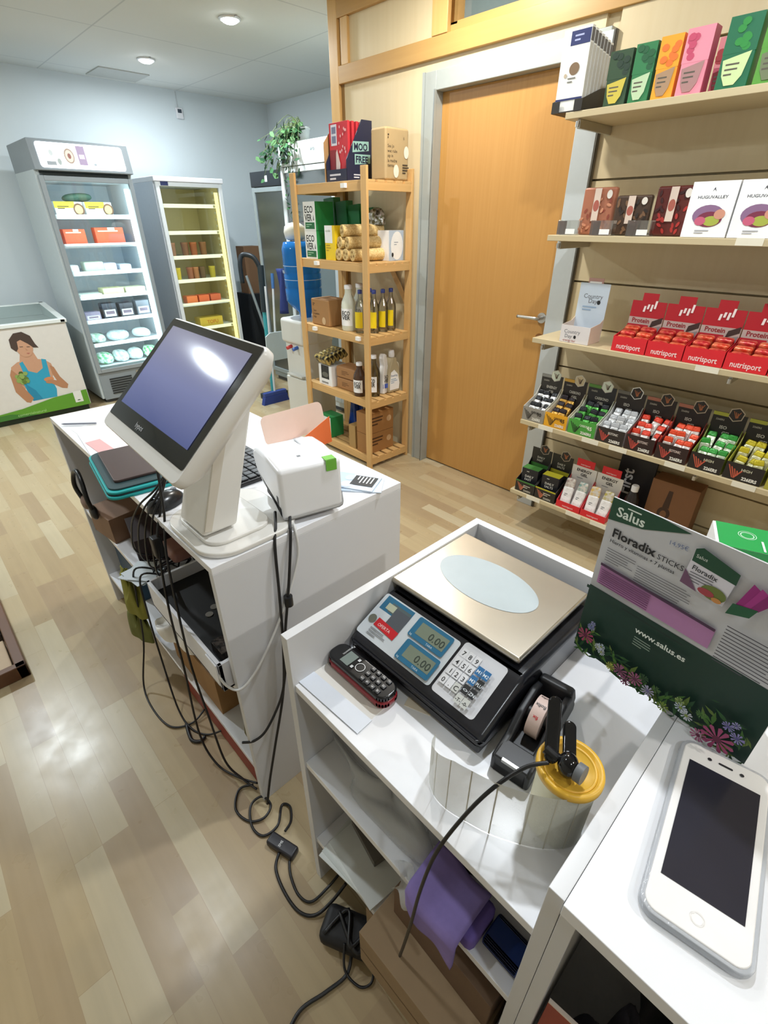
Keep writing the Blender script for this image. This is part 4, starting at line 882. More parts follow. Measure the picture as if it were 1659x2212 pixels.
# hanging plant
t = thing('potted_plant', 'trailing green ivy in a pot on top of the tall white fridge', 'plant', (2.78, 3.82, 2.001))
B(M('#c9d0cf', .4)).lathe([(.05, 0), (.065, .09), (.07, .09), (.07, .10), (.06, .10)], n=20).obj('pot', t)
lf = [M(c, .75, var=.1, spec=.2) for c in ('#2a4a2e', '#36603a', '#203e28', '#4a6e44')]
b = B(); st = B(M('#5a6a38', .6)); rg = random.Random(21)
for k in range(38):
    a = rg.uniform(R(80), R(235)); l = rg.uniform(.12, .34); hgt = rg.uniform(.0, .09)
    p0 = Vector((0, 0, .09)); p1 = Vector((math.cos(a)*l*.45, math.sin(a)*l*.45, .07+hgt)); p2 = Vector((math.cos(a)*l-.03, math.sin(a)*l, .03+hgt*.3-rg.uniform(0, .28)))
    if abs(p2.x) < .13 and p2.z < 0: p2.x = -.17-rg.uniform(0, .05)
    st.tube([p0, p1, p2], .0015, 4, 4)
    for j in range(9):
        q_ = (j+1)/9; c = p0*(1-q_)**2+p1*2*q_*(1-q_)+p2*q_*q_+Vector([rg.uniform(-.015, .015) for _ in range(3)])
        d = Vector([rg.uniform(-1, 1) for _ in range(3)]).normalized(); e_ = d.orthogonal().normalized(); s_ = rg.uniform(.018, .034)
        b.m(rg.choice(lf)).add([c-d*s_, c-d*s_*.4+e_*s_*.62, c+d*s_*.5+e_*s_*.4, c+d*s_*1.1, c+d*s_*.5-e_*s_*.4, c-d*s_*.4-e_*s_*.62], [(0, 1, 2, 3, 4, 5)])
st.obj('vines', t)
for ln in range(2):   # long strands down the fridge door
    y_ = rg.uniform(-.12, .1); L_ = [.5, .75, .62, .35, .55][ln]; x_ = -.155-.01*ln
    for j in range(int(L_*34)):
        c = Vector((x_+rg.uniform(-.012, .012), y_+.03*math.sin(j*.6)+rg.uniform(-.02, .02), .05-j/34)); d = Vector([rg.uniform(-1, 1) for _ in range(3)]).normalized(); e_ = d.orthogonal().normalized(); s_ = rg.uniform(.012, .024)
        b.m(rg.choice(lf)).add([c-d*s_, c+e_*s_*.6, c+d*s_, c-e_*s_*.6], [(0, 1, 2, 3)])
b.obj('foliage', t)
# things between fridges
carton('tall_cardboard_box', 'tall brown cardboard box standing high between two fridges', 'box', .16, .20, .46, (3.08, 5.36, .80), M('#7d5d42', .7))
carton('black_crate', 'tall black box standing on the floor under the brown cardboard', 'box', .30, .34, .80, (3.12, 5.36, 0), M('#15181c', .6))
tag(B(M('#8d979a', .4)).cyl((2.86, 5.08, 1.0), (3.08, 5.0, .02), .014, 10).obj('metal_pole'), 'grey metal pole leaning between the white fridge and the black box', 'pole')
# water dispenser
t = thing('water_dispenser', 'white water dispenser with a blue bottle behind the wooden shelf', 'water dispenser', (2.32, 3.30, 0))
WD = M('#dcdcd6', .35, var=.01)
b = B(WD).box(-.14, .14, -.14, .14, 0, .42, .012).box(-.12, .14, -.135, .135, .40, .70, .01).box(-.15, .15, -.145, .145, .68, .86, .025, 3); b.obj('housing', t)
for k, c in enumerate(('#c23a3a', '#4a70c0')):
    B(M(c, .4)).cyl((-.12, .05-.08*k, .655), (-.165, .05-.08*k, .645), .013, 12).obj('tap', t)
B(M('#c9c9c2', .4)).box(-.155, -.12, -.1, .1, .43, .445, .003).obj('drip_tray', t)
JB = bpy.data.materials.new('blue_water_bottle'); JB.use_nodes = True; nt = JB.node_tree; p = nt.nodes['Principled BSDF']
p.inputs['Base Color'].default_value = (*lin('#2f86d8'), 1); p.inputs['Roughness'].default_value = .12; p.inputs['Transmission Weight'].default_value = .35; p.inputs['IOR'].default_value = 1.2
b = B(JB).lathe([(.04, .86), (.05, .90), (.10, .94), (.132, .98), (.135, 1.06), (.128, 1.07), (.135, 1.08), (.135, 1.16), (.128, 1.17), (.135, 1.18), (.135, 1.32), (.12, 1.365), (.0, 1.375)], n=36, cap=False)
b.m(M('#cfe2f5', .3)); b.lathe([(.1355, 1.125), (.1355, 1.128)], n=36, cap=False).lathe([(.1355, 1.215), (.1355, 1.218)], n=36, cap=False)
f = F(b, (-.127, .045, 1.17), Vector((-.35, -.94, 0)), (0, 0, 1), .012); f.text('VIVA', 0, 0, .028, M('#cfe2f5', .3), 'l', .02); b.obj('water_bottle', t)
tag(B(M('#e6e2d6', .5)).lathe([(.05, 0), (.07, .01), (.078, .05), (.07, .085), (.04, .105), (.001, .11)], n=24).obj('cream_tub', None, (2.31, 3.34, 1.376)), 'cream rounded tub upside down on the blue water bottle', 'tub')
# broom, dustpan, steam mop
t = thing('broom', 'blue-headed broom standing on the floor near the water dispenser', 'broom', (2.40, 4.02, 0))
B(M('#c9ccce', .4)).cyl((0, 0, .10), (.09, .10, 1.0), .010, 10).obj('pole', t)
B(M('#33488f', .5)).box(-.12, .12, -.02, .02, .07, .11, .006).obj('broom_head', t)
b = B(M('#2c3f86', .8)); b.prism([(-.12, .072), (.12, .072), (.14, .0), (-.14, .0)], 'y', -.024, .024); b.obj('bristles', t)
t = thing('dustpan', 'pale grey long-handled dustpan hanging by the broom', 'dustpan', (2.50, 4.06, 0))
b = B(M('#c3cfd0', .4)).prism([(-.13, 0), (.13, 0), (.12, .22), (.07, .25), (-.07, .25), (-.12, .22)], 'y', 0, .012, .004); o = b.obj('pan', t, loc=(.0, -.03, .38)); 
B(M('#d0d4d5', .4)).cyl((0, 0, .60), (.06, .04, 1.05), .010, 10).obj('pole', t)
B(M('#3c6aa0', .5)).cyl((.052, .035, .98), (.063, .042, 1.1), .014, 10).obj('grip', t)
tag(B(M('#8aa3a8', .9)).grid(lambda u, v: (2.60+.05*u+.02*math.sin(7*u+2*v), 4.02+.02*math.sin(9*u+4*v), .08+.42*v-.0), 14, 10).obj('mop_cloth', solid=.006), 'grey-blue mop cloth hanging down beside the dustpan', 'mop')
t = thing('steam_mop', 'upright mop with a teal tube and black hooked handle', 'mop', (2.48, 4.18, 0))
B(M('#3aa0a8', .3)).cyl((0, 0, .05), (.02, .02, .80), .02, 14).obj('tube', t)
B(M('#1d2a30', .4)).cyl((.02, .02, .78), (.04, .03, 1.16), .028, 14).obj('motor_grip', t)
B(M('#182228', .4)).tube([(.04, .03, 1.12), (.0, .06, 1.22), (-.07, .12, 1.24), (-.10, .13, 1.17), (-.10, .13, 1.02)], .020, 10).obj('hook_handle', t)
B(M('#223038', .5)).box(-.12, .14, -.05, .05, 0, .05, .01).obj('mop_foot', t)
tag(B(M('#2a3a78', .8)).grid(lambda u, v: (2.56+.05*u+.02*math.sin(8*u+3*v), 4.0+.03*math.cos(6*u), 1.14-.36*v), 12, 12).obj('blue_rag', solid=.006), 'dark blue rag hanging beside the hooked mop handle', 'cloth')
# low brown crate at the till side
t = thing('wooden_crate', 'brown wooden crate corner on the floor at the very edge', 'crate', (0, 0, 0))
WB = grain('#6f4a30', '#5a3a25', 'Y', .5, 40, .05, name='crate_wood')
b = B(WB).box(-.125, -.09, 1.875, 2.7, 0.0, .06, .004).box(-.6, -.09, 1.875, 1.905, 0, .06, .004); b.obj('crate_frame', t)
B(M('#b9a184', .6)).box(-.6, -.13, 1.91, 2.1, .0, .045, .004).obj('slat', t); B(M('#4a3b33', .6)).box(-.6, -.13, 2.15, 2.4, .0, .04, .004).obj('slat', t)

# ---------------- pine shelf unit ----------------
PINE = grain('#dcb479', '#c99d60', 'Z', .5, 60, .04, name='pine_post'); PINEY = grain('#dcb479', '#c99d60', 'Y', .5, 60, .04, name='pine_slat'); PINEX = grain('#dcb479', '#c99d60', 'X', .5, 60, .04, name='pine_rail')
UX, UY, UA = 2.07, 2.303, R(-1); UW, UD = .72, .36
def U(x, y, z=0): c, s_ = math.cos(UA), math.sin(UA); return (UX+x*c-y*s_, UY+x*s_+y*c, z)
def Uinv(X, Y): c, s_ = math.cos(UA), math.sin(UA); dx, dy = X-UX, Y-UY; return (dx*c+dy*s_, -dx*s_+dy*c)
t = thing('pine_shelf_unit', 'open pine shelving unit with slatted shelves against the wooden partition', 'shelving', (UX, UY, 0), UA)
for x_, y_ in ((0, 0), (0, UW-.048), (UD-.016, 0), (UD-.016, UW-.048)): B(PINE).box(x_, x_+.016, y_, y_+.048, 0, 1.745, .002).obj('post', t)
LV = (1.685, 1.285, .88, .475, .075)
for z in LV:
    b = B(PINEX).box(.016, UD-.016, .004, .022, z-.05, z-.012, .001).box(.016, UD-.016, UW-.022, UW-.004, z-.05, z-.012, .001)
    b.m(PINEY)
    for k in range(5): b.box(.017+k*.0685, .067+k*.0685, .004, UW-.004, z-.012, z, .001)
    b.box(.016, .028, .042, UW-.042, z-.05, z-.012, .001)
    b.obj('shelf', t)
b = B(PINE); b.T = Matrix.Identity(4)
b.prism([(.0, 1.02), (.03, 1.0), (.30, 1.36), (.27, 1.38)], 'x', UD-.004, UD+.0005); b.obj('back_brace', t)
for k, (z, y_) in enumerate(((1.66, .2), (1.262, .50), (.858, .57), (.858, .11))): B(PAPER).box(-.002, .016, y_-.018, y_+.018, z-.008, z+.014).obj('price_tag', t)
def ub(name, label, cat, X, Y, lv, w, d, h, mat, deco=None, group=None, rz=0, bev=.001, dz=0):
    return carton(name, label, cat, w, d, h, (X, Y, LV[lv]+dz+.0008), mat, deco, UA+R(rz), group, bev)
# top shelf
NAVYB = M('#20243e', .5); REDP = M('#c5313c', .45)
t = thing('display_box', 'navy display box with diagonal side holding red packets, top of the pine shelf', 'box', (2.235, 2.63, LV[0]+.001), UA)
b = B(NAVYB).prism([(-.095, 0), (.095, 0), (.095, .285), (.02, .285), (-.095, .10)], 'y', -.092, -.089).prism([(-.095, 0), (.095, 0), (.095, .285), (.02, .285), (-.095, .10)], 'y', .089, .092).box(-.095, .095, -.089, .089, 0, .004).box(.092, .095, -.089, .089, 0, .285).box(-.095, -.092, -.092, .092, 0, .06)
f = F(b, (-.095, -.092, 0), (1, 0, 0), (0, 0, 1), .0006)
f.poly([(.045, .135), (.165, .148), (.165, .19), (.05, .185)], M('#8fb8b0', .5)).text('MOO', .055, .147, .045, NAVYB, 'l', .03, maxw=.1).poly([(.06, .08), (.175, .09), (.175, .13), (.06, .128)], M('#8fb8b0', .5)).text('FREE', .066, .09, .044, NAVYB, 'l', .03, maxw=.1).lines(.05, .03, .08, 2, .012, M('#c9ccd8', .5), .5, 4)
f2 = F(b, (-.095, .092, 0), (0, -1, 0), (0, 0, 1), .0006); f2.lines(.03, .03, .11, 2, .018, M('#c9ccd8', .5), .5, 5)
b.obj('tray', t)
def redpack(b, f, s, tp, W, D, H):
    f.rect(0, H*.0, W*.35, H*.55, M('#8c2a34', .5)).rect(W*.1, H*.62, W*.42, H*.97, M('#d8d8e4', .5)).rect(W*.15, H*.66, W*.37, H*.78, M('#7a7f9c', .5)).rect(W*.15, H*.82, W*.37, H*.93, M('#7a7f9c', .5))
    rg = random.Random(4)
    for k in range(14): f.ell(W*rg.uniform(.5, .95), H*rg.uniform(.45, .95), .005, .007, M('#e8b0b4', .5), 8)
    f.poly([(W*.35, H*.1), (W*.55, H*.05), (W*.6, H*.3), (W*.45, H*.55), (W*.38, H*.5)], M('#d9c4c0', .5))
for k in range(5):
    o = carton('chocolate_pack', ['front red packet with a pale printed logo in the navy box', 'second red packet in the navy display box', 'third red packet in the navy display box', 'fourth red packet in the navy display box', 'rearmost red packet in the navy display box'][k], 'packet', .165, .016, .27, (2.172+.03*k, 2.633-.0015*k, LV[0]+.006), REDP, redpack if k == 0 else None, UA, 'red packets in the navy box')
tag(B(KRAFT).prism([(-.09, 0), (-.005, 0), (-.005, .20), (-.05, .235), (-.09, .19)], 'y', 0, .003).obj('cardboard_flap', None, (2.23, 2.735, LV[0]+.001), UA), 'torn kraft cardboard piece beside the navy display box', 'cardboard')
def kraftprint(b, f, s, tp, W, D, H):
    K = M('#3c3228', .6)
    s.text('Sea Jo', .015, H*.62, .02, K).text('wet rubs', .015, H*.53, .02, K).text('sip in', .015, H*.44, .02, K).text('la madre', .015, H*.35, .02, K).text('tiente', .015, H*.26, .02, K)
    s.lines(.015, H*.84, .012, 2, .012, K, .5).ell(D*.45, H*.18, .02, .03, M('#e3dccb', .6)).ell(D*.88, H*.55, .018, .028, M('#e3dccb', .6)).lines(D*.72, H*.30, .05, 4, .012, K, .4, 8).text('fi', D*.74, H*.78, .018, K)
carton('kraft_box', 'large kraft paper box with black print on top of the pine unit, by the door', 'box', .12, .175, .235, (2.315, 2.378, LV[0]+.001), M('#b39a70', .65), kraftprint, UA, None, .012)
# second shelf
ECG = M('#2a8f4c', .45); ECW = M('#eef0ec', .45); ECD = M('#1f6b3c', .45)
def eco(b, f, s, tp, W, D, H):
    f.rect(0, 0, W, H, ECW).text('ECO', W*.1, H*.62, H*.33, INK, 'l', .02, maxw=W*.7).text('VER', W*.1, H*.34, H*.33, INK, 'l', .02, maxw=W*.6).poly([(W*.78, H*.36), (W*.9, H*.36), (W*.84, H*.56)], GREYINK).rect(W*.12, H*.06, W*.9, H*.29, ECD).lines(W*.2, H*.2, W*.5, 2, H*.07, M('#a8d0b0', .5), .4, 6)
for k in range(2): ub('tablet_box', ['lower green and white dishwasher tablet box at the shelf end', 'upper green and white dishwasher tablet box at the shelf end'][k], 'box', 2.185, 2.885, 1, .125, .14, .155, ECG, eco, 'green and white tablet boxes', 0, .001, .156*k)
def leaf(b, f, s, tp, W, D, H): f.rect(0, H*.55, W, H, ECD).lines(W*.2, H*.35, W*.5, 3, .015, M('#8ccf94', .5), .3, 3); s.poly([(0, H*.3), (D, H*.5), (D, H), (0, H)], M('#247a44', .45))
for k in range(4):
    o = ub('detergent_pack', ['green detergent pack leaning behind the tablet boxes, nearest the water bottle', 'second leaning green detergent pack', 'third leaning green detergent pack', 'leaning green detergent pack above the loofah rolls'][k], 'packet', 2.335+.004*k, 2.91-.115*k, 1, .105, .055, .335-.02*k, M('#268a48', .45), leaf, 'leaning green detergent packs', 0, .004)
    o.rotation_euler = (R(-4), 0, UA)
def yel(b, f, s, tp, W, D, H): f.rect(0, H*.5, W*.75, H, PRINT).rect(W*.75, 0, W, H, YELLOW).text('ecodis', W*.1, H*.82, H*.1, M('#8a9a6a', .5)).lines(W*.1, H*.42, W*.5, 3, .014, M('#b08a1c', .5), .3)
ub('yellow_carton', 'yellow and white carton between the green boxes and the loofah rolls', 'box', 2.175, 2.685, 1, .10, .13, .185, YELLOW, yel)
LOO = foil('#e3c98f', '#cfae70', .8, 'loofah_fibre', 0., 120)
b = B(LOO); b.cyl((-.13, 0, 0), (.13, 0, 0), .032, 18, .035); b.m(M('#9a7a48', .8))
for a in range(3): b.cyl((-.1315, .015*math.cos(2.09*a), .015*math.sin(2.09*a)), (-.130, .015*math.cos(2.09*a), .015*math.sin(2.09*a)), .007, 10)
L0 = tag(b.obj('loofah_roll'), '', 'loofah', 'loofah rolls on the second shelf')
for k, (y_, z_, l) in enumerate(((2.595, .034, 'bottom loofah roll nearest the yellow carton'), (2.525, .034, 'bottom loofah roll at the middle of the pile'), (2.455, .034, 'bottom loofah roll nearest the front corner post'), (2.565, .096, 'upper loofah roll above the yellow carton side'), (2.492, .096, 'upper loofah roll close to the corner post'), (2.53, .158, 'topmost loofah roll of the pile'))):
    o = L0 if k == 0 else dup(L0, (0, 0, 0)); o.location = (2.235, y_, LV[1]+z_+.002); o.rotation_euler = (R(40*k), 0, UA-R(3+3*k)); o['label'] = l
def wb(b, f, s, tp, W, D, H): s.rect(0, 0, D, H, M('#b9c8d8', .45)).ell(D*.55, H*.5, D*.42, H*.47, M('#f0f2f2', .45)).lines(D*.35, H*.6, D*.35, 2, .012, M('#8a93a0', .5), .3).ell(D*.25, H*.2, .008, .012, INK)
ub('tissue_box', 'white box with pale blue corners at the shelf side by the door frame', 'box', 2.365, 2.42, 1, .10, .12, .16, PRINT, wb)
ub('tissue_box', 'second white and pale blue box, half hidden by the loofah rolls', 'box', 2.345, 2.535, 1, .09, .13, .165, PRINT, wb, None, 2) if 0 else None
heap('foil_packet', 'dark crumpled packet lying above the loofah rolls', 'packet', 2.34, 2.52, LV[1]+.19, .12, .12, .07, foil('#5d5a3c', '#c4c6c4', .3, 'dark_foil'), 61)
# third shelf
def kb(b, f, s, tp, W, D, H): K = M('#3c2c1c', .6); f.lines(W*.1, H*.8, W*.15, 2, .01, K, .5).text('Sacy', W*.12, H*.52, .02, K).text('la piedra', W*.12, H*.40, .02, K).text('roja', W*.12, H*.28, .02, K).ell(W*.7, H*.2, .02, .024, M('#d3b48a', .6))
ub('kraft_box', 'brown kraft box with a round mark beside the white milk-like bottle', 'box', 2.20, 2.845, 2, .20, .16, .165, M('#a87c4c', .65), kb, None, 0, .008)
def bottle(name, label, X, Y, lv, r, h, mat, cap, lbl=None, neck=.45, group=None, shape=None, txt='eco'):
    t = thing(name, label, 'bottle', (X, Y, LV[lv]+.001), UA, group)
    nr = r*neck
    B(mat).lathe([(r*.9, 0), (r, .01), (r, h*.55), (r*.92, h*.64), (nr*1.1, h*.80), (nr, h*.86), (nr, h*.93)], n=24).obj('bottle_body', t)
    B(cap).lathe([(nr*1.15, h*.91), (nr*1.15, h*.99), (nr*.9, h)], n=18).obj('cap', t)
    if lbl:
        b = B(lbl); a0, a1 = R(180-62), R(180+75)
        z0, z1 = h*.12, h*.50
        b.grid(lambda u, v: (r*1.012*math.cos(a0+(a1-a0)*u), r*1.012*math.sin(a0+(a1-a0)*u), z0+(z1-z0)*v), 16, 1)
        mid = R(206); n_ = Vector((math.cos(mid), math.sin(mid), 0)); rt = Vector((0, 0, 1)).cross(n_)
        f = F(b, n_*r*1.02-rt*r*.62, rt, (0, 0, 1), .002)
        if txt == 'eco':
            for w_, yy in (('ECO', .36), ('VER', .26)): f.text(w_, .004, h*yy, h*.13, INK, 'l', .02, maxw=r*1.15)
        b.obj('label', t)
    return t
SOAP = M('#d9dccb', .3); CLR = glass((.86, .86, .80), .3, 'clear_plastic', base=.10)
bottle('detergent_bottle', 'milky white bottle with a white cap, in front on the third shelf', 2.155, 2.585, 2, .048, .27, SOAP, PRINT, PRINT)
bottle('detergent_bottle', 'milky bottle with white cap behind the front one on the third shelf', 2.26, 2.60, 2, .045, .27, SOAP, PRINT, PRINT)
BLC = M('#2f3f8a', .4); YL = M('#f2d414', .4)
for k, (X, Y, l) in enumerate(((2.155, 2.475, 'clear bottle with yellow label and blue cap, next to the milky bottle'), (2.215, 2.412, 'clear yellow-labelled bottle behind the corner post'), (2.285, 2.405, 'clear yellow-labelled bottle in the middle of the open side'), (2.355, 2.405, 'clear yellow-labelled bottle nearest the plastic packet'), (2.25, 2.49, 'clear yellow-labelled bottle in the second row'))):
    bottle('vinegar_bottle', l, X, Y, 2, .033, .25, CLR, BLC, YL, .36, 'yellow-labelled clear bottles', None, '')
heap('plastic_packet', 'clear plastic packet at the back corner of the third shelf', 'packet', 2.385, 2.405, LV[2]+.001, .07, .07, .12, film('#d8cdb8', .7, .2, 'packet_film'), 71) if 0 else None
# fourth shelf
t = thing('snack_display', 'white display box with black print full of black and gold packets', 'box', (2.185, 2.825, LV[3]+.001), UA)
b = B(PRINT).box(-.07, .08, -.075, .075, 0, .14, .001); f, s_, tp = frames(b, .15, .14, .14)
f.rect(.03, .045, .12, .14, M('#2b2c2e', .5)).ell(.075, .075, .036, .018, M('#6a6a64', .5)).text('cocoon', .03, .012, .026, M('#2b2c2e', .5), 'l', .02, maxw=.09); s_.rect(.0, 0, .14, .14, PRINT); b.obj('carton', t)
for k in range(5):
    o = tag(B(foil('#c9b36a', '#1d1c18', .4, 'black_gold_foil', .3, 30)).box(-.018, .018, -.07, .07, 0, .07, .012).obj('snack_packet', None, (2.13+.036*k, 2.83, LV[3]+.155+.008*k), 0, rot=(0, R(-38), UA)), ['front black and gold packet on the white display box', 'second black and gold packet', 'third black and gold packet', 'fourth black and gold packet', 'rearmost black and gold packet'][k], 'packet', 'black and gold packets')
def br(b, f, s, tp, W, D, H): f.lines(W*.3, H*.6, W*.4, 3, H*.14, M('#6a4526', .6), .4); s.lines(D*.2, H*.6, D*.4, 3, H*.14, M('#6a4526', .6), .4)
for k in range(2): ub('paper_brick', ['lower brown paper-wrapped brick on the fourth shelf', 'upper brown paper-wrapped brick on the fourth shelf'][k], 'package', 2.20, 2.625, 3, .20, .13, .077, M('#a97b4e', .65), br, 'brown wrapped bricks', 2*k, .010, .079*k)
GDK = glass((.50, .42, .30), .3, 'brown_liquid', base=.08); GLQ = glass((.66, .62, .45), .3, 'amber_liquid', base=.08); TEALP = M('#1f9a90', .45)
bottle('detergent_bottle', 'dark brown bottle with white label beside the paper bricks', 2.135, 2.475, 3, .042, .22, M('#4c3424', .25), PRINT, PRINT)
t_ = bottle('detergent_bottle', 'clear bottle with white and teal label near the corner post', 2.20, 2.405, 3, .042, .27, GLQ, PRINT, PRINT, .38)
t = thing('cleaner_bottle', 'white bent-neck toilet cleaner bottle with a blue label', 'bottle', (2.29, 2.40, LV[3]+.001), UA)
B(PRINT).prism([(-.04, 0), (.04, 0), (.042, .14), (.02, .19), (-.0, .26), (-.03, .27), (-.042, .24), (-.03, .19), (-.045, .14)], 'x', -.02, .02, .008).obj('bottle_body', t, rz=R(-70)) 
b = B(PRINT); f = F(b, (-.036, -.026, .02), Vector((1, -.05, 0)), (0, 0, 1), .003); f.rect(.0, .02, .065, .05, M('#4a62b8', .45)).text('ECO', .006, .085, .03, INK, 'l', .02).text('VER', .006, .06, .03, INK, 'l', .02); b.obj('label', t)
t = thing('detergent_jug', 'large translucent detergent jug with a moulded handle by the door frame', 'jug', (2.350, 2.392, LV[3]+.001), UA)
JM = film('#cdbf9c', .8, .3, 'jug_plastic')
b = B(JM).prism([(-.05, 0), (.05, 0), (.056, .05), (.05, .15), (.025, .21), (.02, .235), (-.02, .235), (-.03, .20), (-.05, .15), (-.056, .05)], 'y', -.032, .032, .010)
b.obj('jug_body', t); B(M('#d8cdb0', .5)).tube([(.03, 0, .20), (.062, 0, .17), (.058, 0, .10)], .008).obj('handle', t)
B(PRINT).lathe([(.02, .235), (.022, .25), (.018, .275), (.012, .28)], n=16).obj('cap', t)
b = B(PRINT); f = F(b, (-.045, -.034, .02), (1, 0, 0), (0, 0, 1), .0008); f.poly([(.0, 0), (.085, 0), (.09, .04), (.075, .10), (.04, .135), (.01, .12), (0, .05)], PRINT).text('freedog', .01, .09, .02, M('#5a6a8a', .5), 'l', .01, maxw=.06).lines(.01, .07, .06, 3, .012, M('#9ab0c8', .5), .4); b.obj('label', t)
# fifth shelf
ub('tablet_box', 'green and white tablet box alone on the bottom shelf', 'box', 2.175, 2.87, 4, .15, .12, .155, ECG, eco)
def kk(b, f, s, tp, W, D, H): K = M('#4c3018', .6); s.lines(D*.08, H*.7, D*.6, 3, H*.16, K, .45, 7).ell(D*.82, H*.55, .022, .022, M('#c9a57c', .6)).lines(D*.08, H*.9, .03, 1, .01, K)
for k in range(2): ub('kraft_carton', ['lower brown carton with a round mark on the bottom shelf', 'upper brown carton with a round mark on the bottom shelf'][k], 'box', 2.225, 2.425, 4, .12, .24, .145, M('#a0713f', .65), kk, 'brown cartons on the bottom shelf', 0, .002, .147*k)
ub('kraft_carton', 'small tan carton beside the two brown cartons', 'box', 2.16, 2.545, 4, .07, .10, .17, M('#ac8a55', .65))
heap('blue_bag', 'dark blue plastic bag at the back of the bottom shelf', 'bag', 2.33, 2.75, LV[4]+.001, .09, .12, .26, film('#1f3f8c', .9, .3, 'blue_plastic'), 81)

# ---------------- slatwall shelves ----------------
LAM = grain('#cbbb97', '#bfae88', 'Y', .45, 30, .05, name='shelf_laminate')
SZ = (1.85, 1.443, 1.025, .625, .225)
for k, z in enumerate(SZ):
    t = thing('wall_shelf', ['topmost pale wood wall shelf, with tea packs', 'second wall shelf from the top, with chocolate and white boxes', 'third wall shelf, with red protein bar displays', 'fourth wall shelf, with energy gel displays', 'lowest wall shelf, close to the floor'][k], 'shelf', (0, 0, 0), 0, 'wall shelves')
    B(LAM).box(2.15, 2.437, -.75, 1.245, z-.022, z, .002).obj('board', t)
    for y_ in (1.195, .42, -.35):
        B(STEEL).box(2.17, 2.437, y_-.006, y_+.006, z-.052, z-.022, .002).obj('bracket', t)
        B(STEEL).cyl((2.16, y_, z-.03), (2.16, y_, z-.048), .007, 12).obj('knob', t)
    if k in (1, 2, 3, 4):
        for y_ in ([.50, .12] if k < 3 else [1.1, .87, .74, .5, .25]): B(M('#e6e0cc', .4)).box(2.1475, 2.1495, y_-.04, y_+.04, z-.02, z+.002).obj('price_label', t)
G = 'goods'
# top shelf: coffee packs in a black tray
t = thing('display_tray', 'black cardboard tray under the white coffee packs on the topmost shelf', 'tray', (2.25, 1.245, SZ[0]+.0005))
B(M('#26231f', .5)).prism([(-.10, 0), (.10, 0), (.10, .09), (.02, .075), (-.10, .035)], 'y', -.062, -.059).prism([(-.10, 0), (.10, 0), (.10, .09), (.02, .075), (-.10, .035)], 'y', .059, .062).box(-.10, .10, -.059, .059, 0, .003).box(-.1015, -.1, -.062, -.03, 0, .035).box(-.1015, -.1, .03, .062, 0, .035).obj('tray', t)
WC = M('#ebebe4', .4)
def cof(b, f, s, tp, W, D, H): f.rect(W*.28, H*.80, W*.98, H*.97, M('#2a3468', .4)).lines(W*.42, H*.9, W*.4, 2, .012, M('#aab2d8', .5), .4).ell(W*.55, H*.52, .02, .018, M('#7a6248', .5)).lines(W*.35, H*.40, .04, 2, .01, M('#7a7a74', .5), .4).ell(W*.25, H*.45, .006, .006, M('#b9a890', .5)).rect(W*.0, H*.14, W, H*.165, M('#2a3468', .4)); s.rect(0, H*.82, D, H*.97, M('#5a5a5e', .4)); s.rect(0, 0, D, H*.8, M('#c6c4bc', .4))
for k in range(7): carton('coffee_pack', '%s slim white coffee pack with a navy label in the black tray' % ['front', 'second', 'third', 'fourth', 'fifth', 'sixth', 'rearmost'][k], 'packet', .108, .021, .235-.004*k, (2.166+.0255*k, 1.245, SZ[0]+.004), WC, cof, 0, 'white coffee packs')
def tea(c1, c2, c3, top=None):
    def fn(b, f, s, tp, W, D, H):
        f.rect(0, H*.5, W, H, M(top or c1, .45)); s.rect(0, 0, D, H, M(c3, .45))
        rg = random.Random(hash(c1) % 97 if 0 else len(c2)+int(c1[1:3], 16))
        for k in range(7): f.ell(W*rg.uniform(.2, .85), H*rg.uniform(.55, .92), .012, .010, M(c3, .5), 9)
        f.poly([(W*.08, H*.42), (W*.9, H*.5), (W*.78, H*.18), (W*.6, H*.06), (W*.3, H*.06), (W*.15, H*.2)], M(c2, .45)).lines(W*.2, H*.34, W*.5, 3, H*.07, M('#5a5448', .5), .35, 7)
    return fn
for i, (y0_, y1_, h, c, c2, c3, l) in enumerate(((1.12, 1.035, .155, '#2f4a30', '#c9b84a', '#20382a', 'dark green tea pack with a yellow cup, next to the coffee packs'), (1.03, .955, .16, '#2f7a4a', '#b8d0a8', '#1f5a38', 'green tea pack with a pale cup'), (.950, .875, .165, '#eda32c', '#a8886a', '#e8742c', 'orange and yellow tea pack'), (.870, .785, .17, '#e890a0', '#a87f7c', '#c24a68', 'pink tea pack with a grey badge'), (.75, .655, .175, '#1f6a48', '#c9dba0', '#2c8a3c', 'tall green tea pack with a pale yellow cup'), (.645, .555, .175, '#5a9a3c', '#6f7a5a', '#3f7a2c', 'bright green tea pack at the picture edge'), (.54, .45, .17, '#7aa848', '#c9dba0', '#4a8a3c', 'light green tea pack at the end of the top shelf'))):
    carton('tea_pack', l, 'packet', (y0_-y1_)-.004, .05, h, (2.205, (y0_+y1_)/2, SZ[0]+.001), M(c, .45), tea(c, c2, c3), 0, 'tea packs on the top shelf', .004)
for k in range(2):
    carton('tea_pack', ['dark pink tea pack set back behind the pink one', 'red-brown tea pack at the back between pink and green'][k], 'packet', .05, .04, .155-.01*k, (2.30+.045*k, .775-.035*k, SZ[0]+.001), M(['#b8586a', '#8f4a44'][k], .45), tea(['#d98a90', '#a86a60'][k], '#7a2f34', '#a03c40'), 0, 'tea packs on the top shelf', .004)
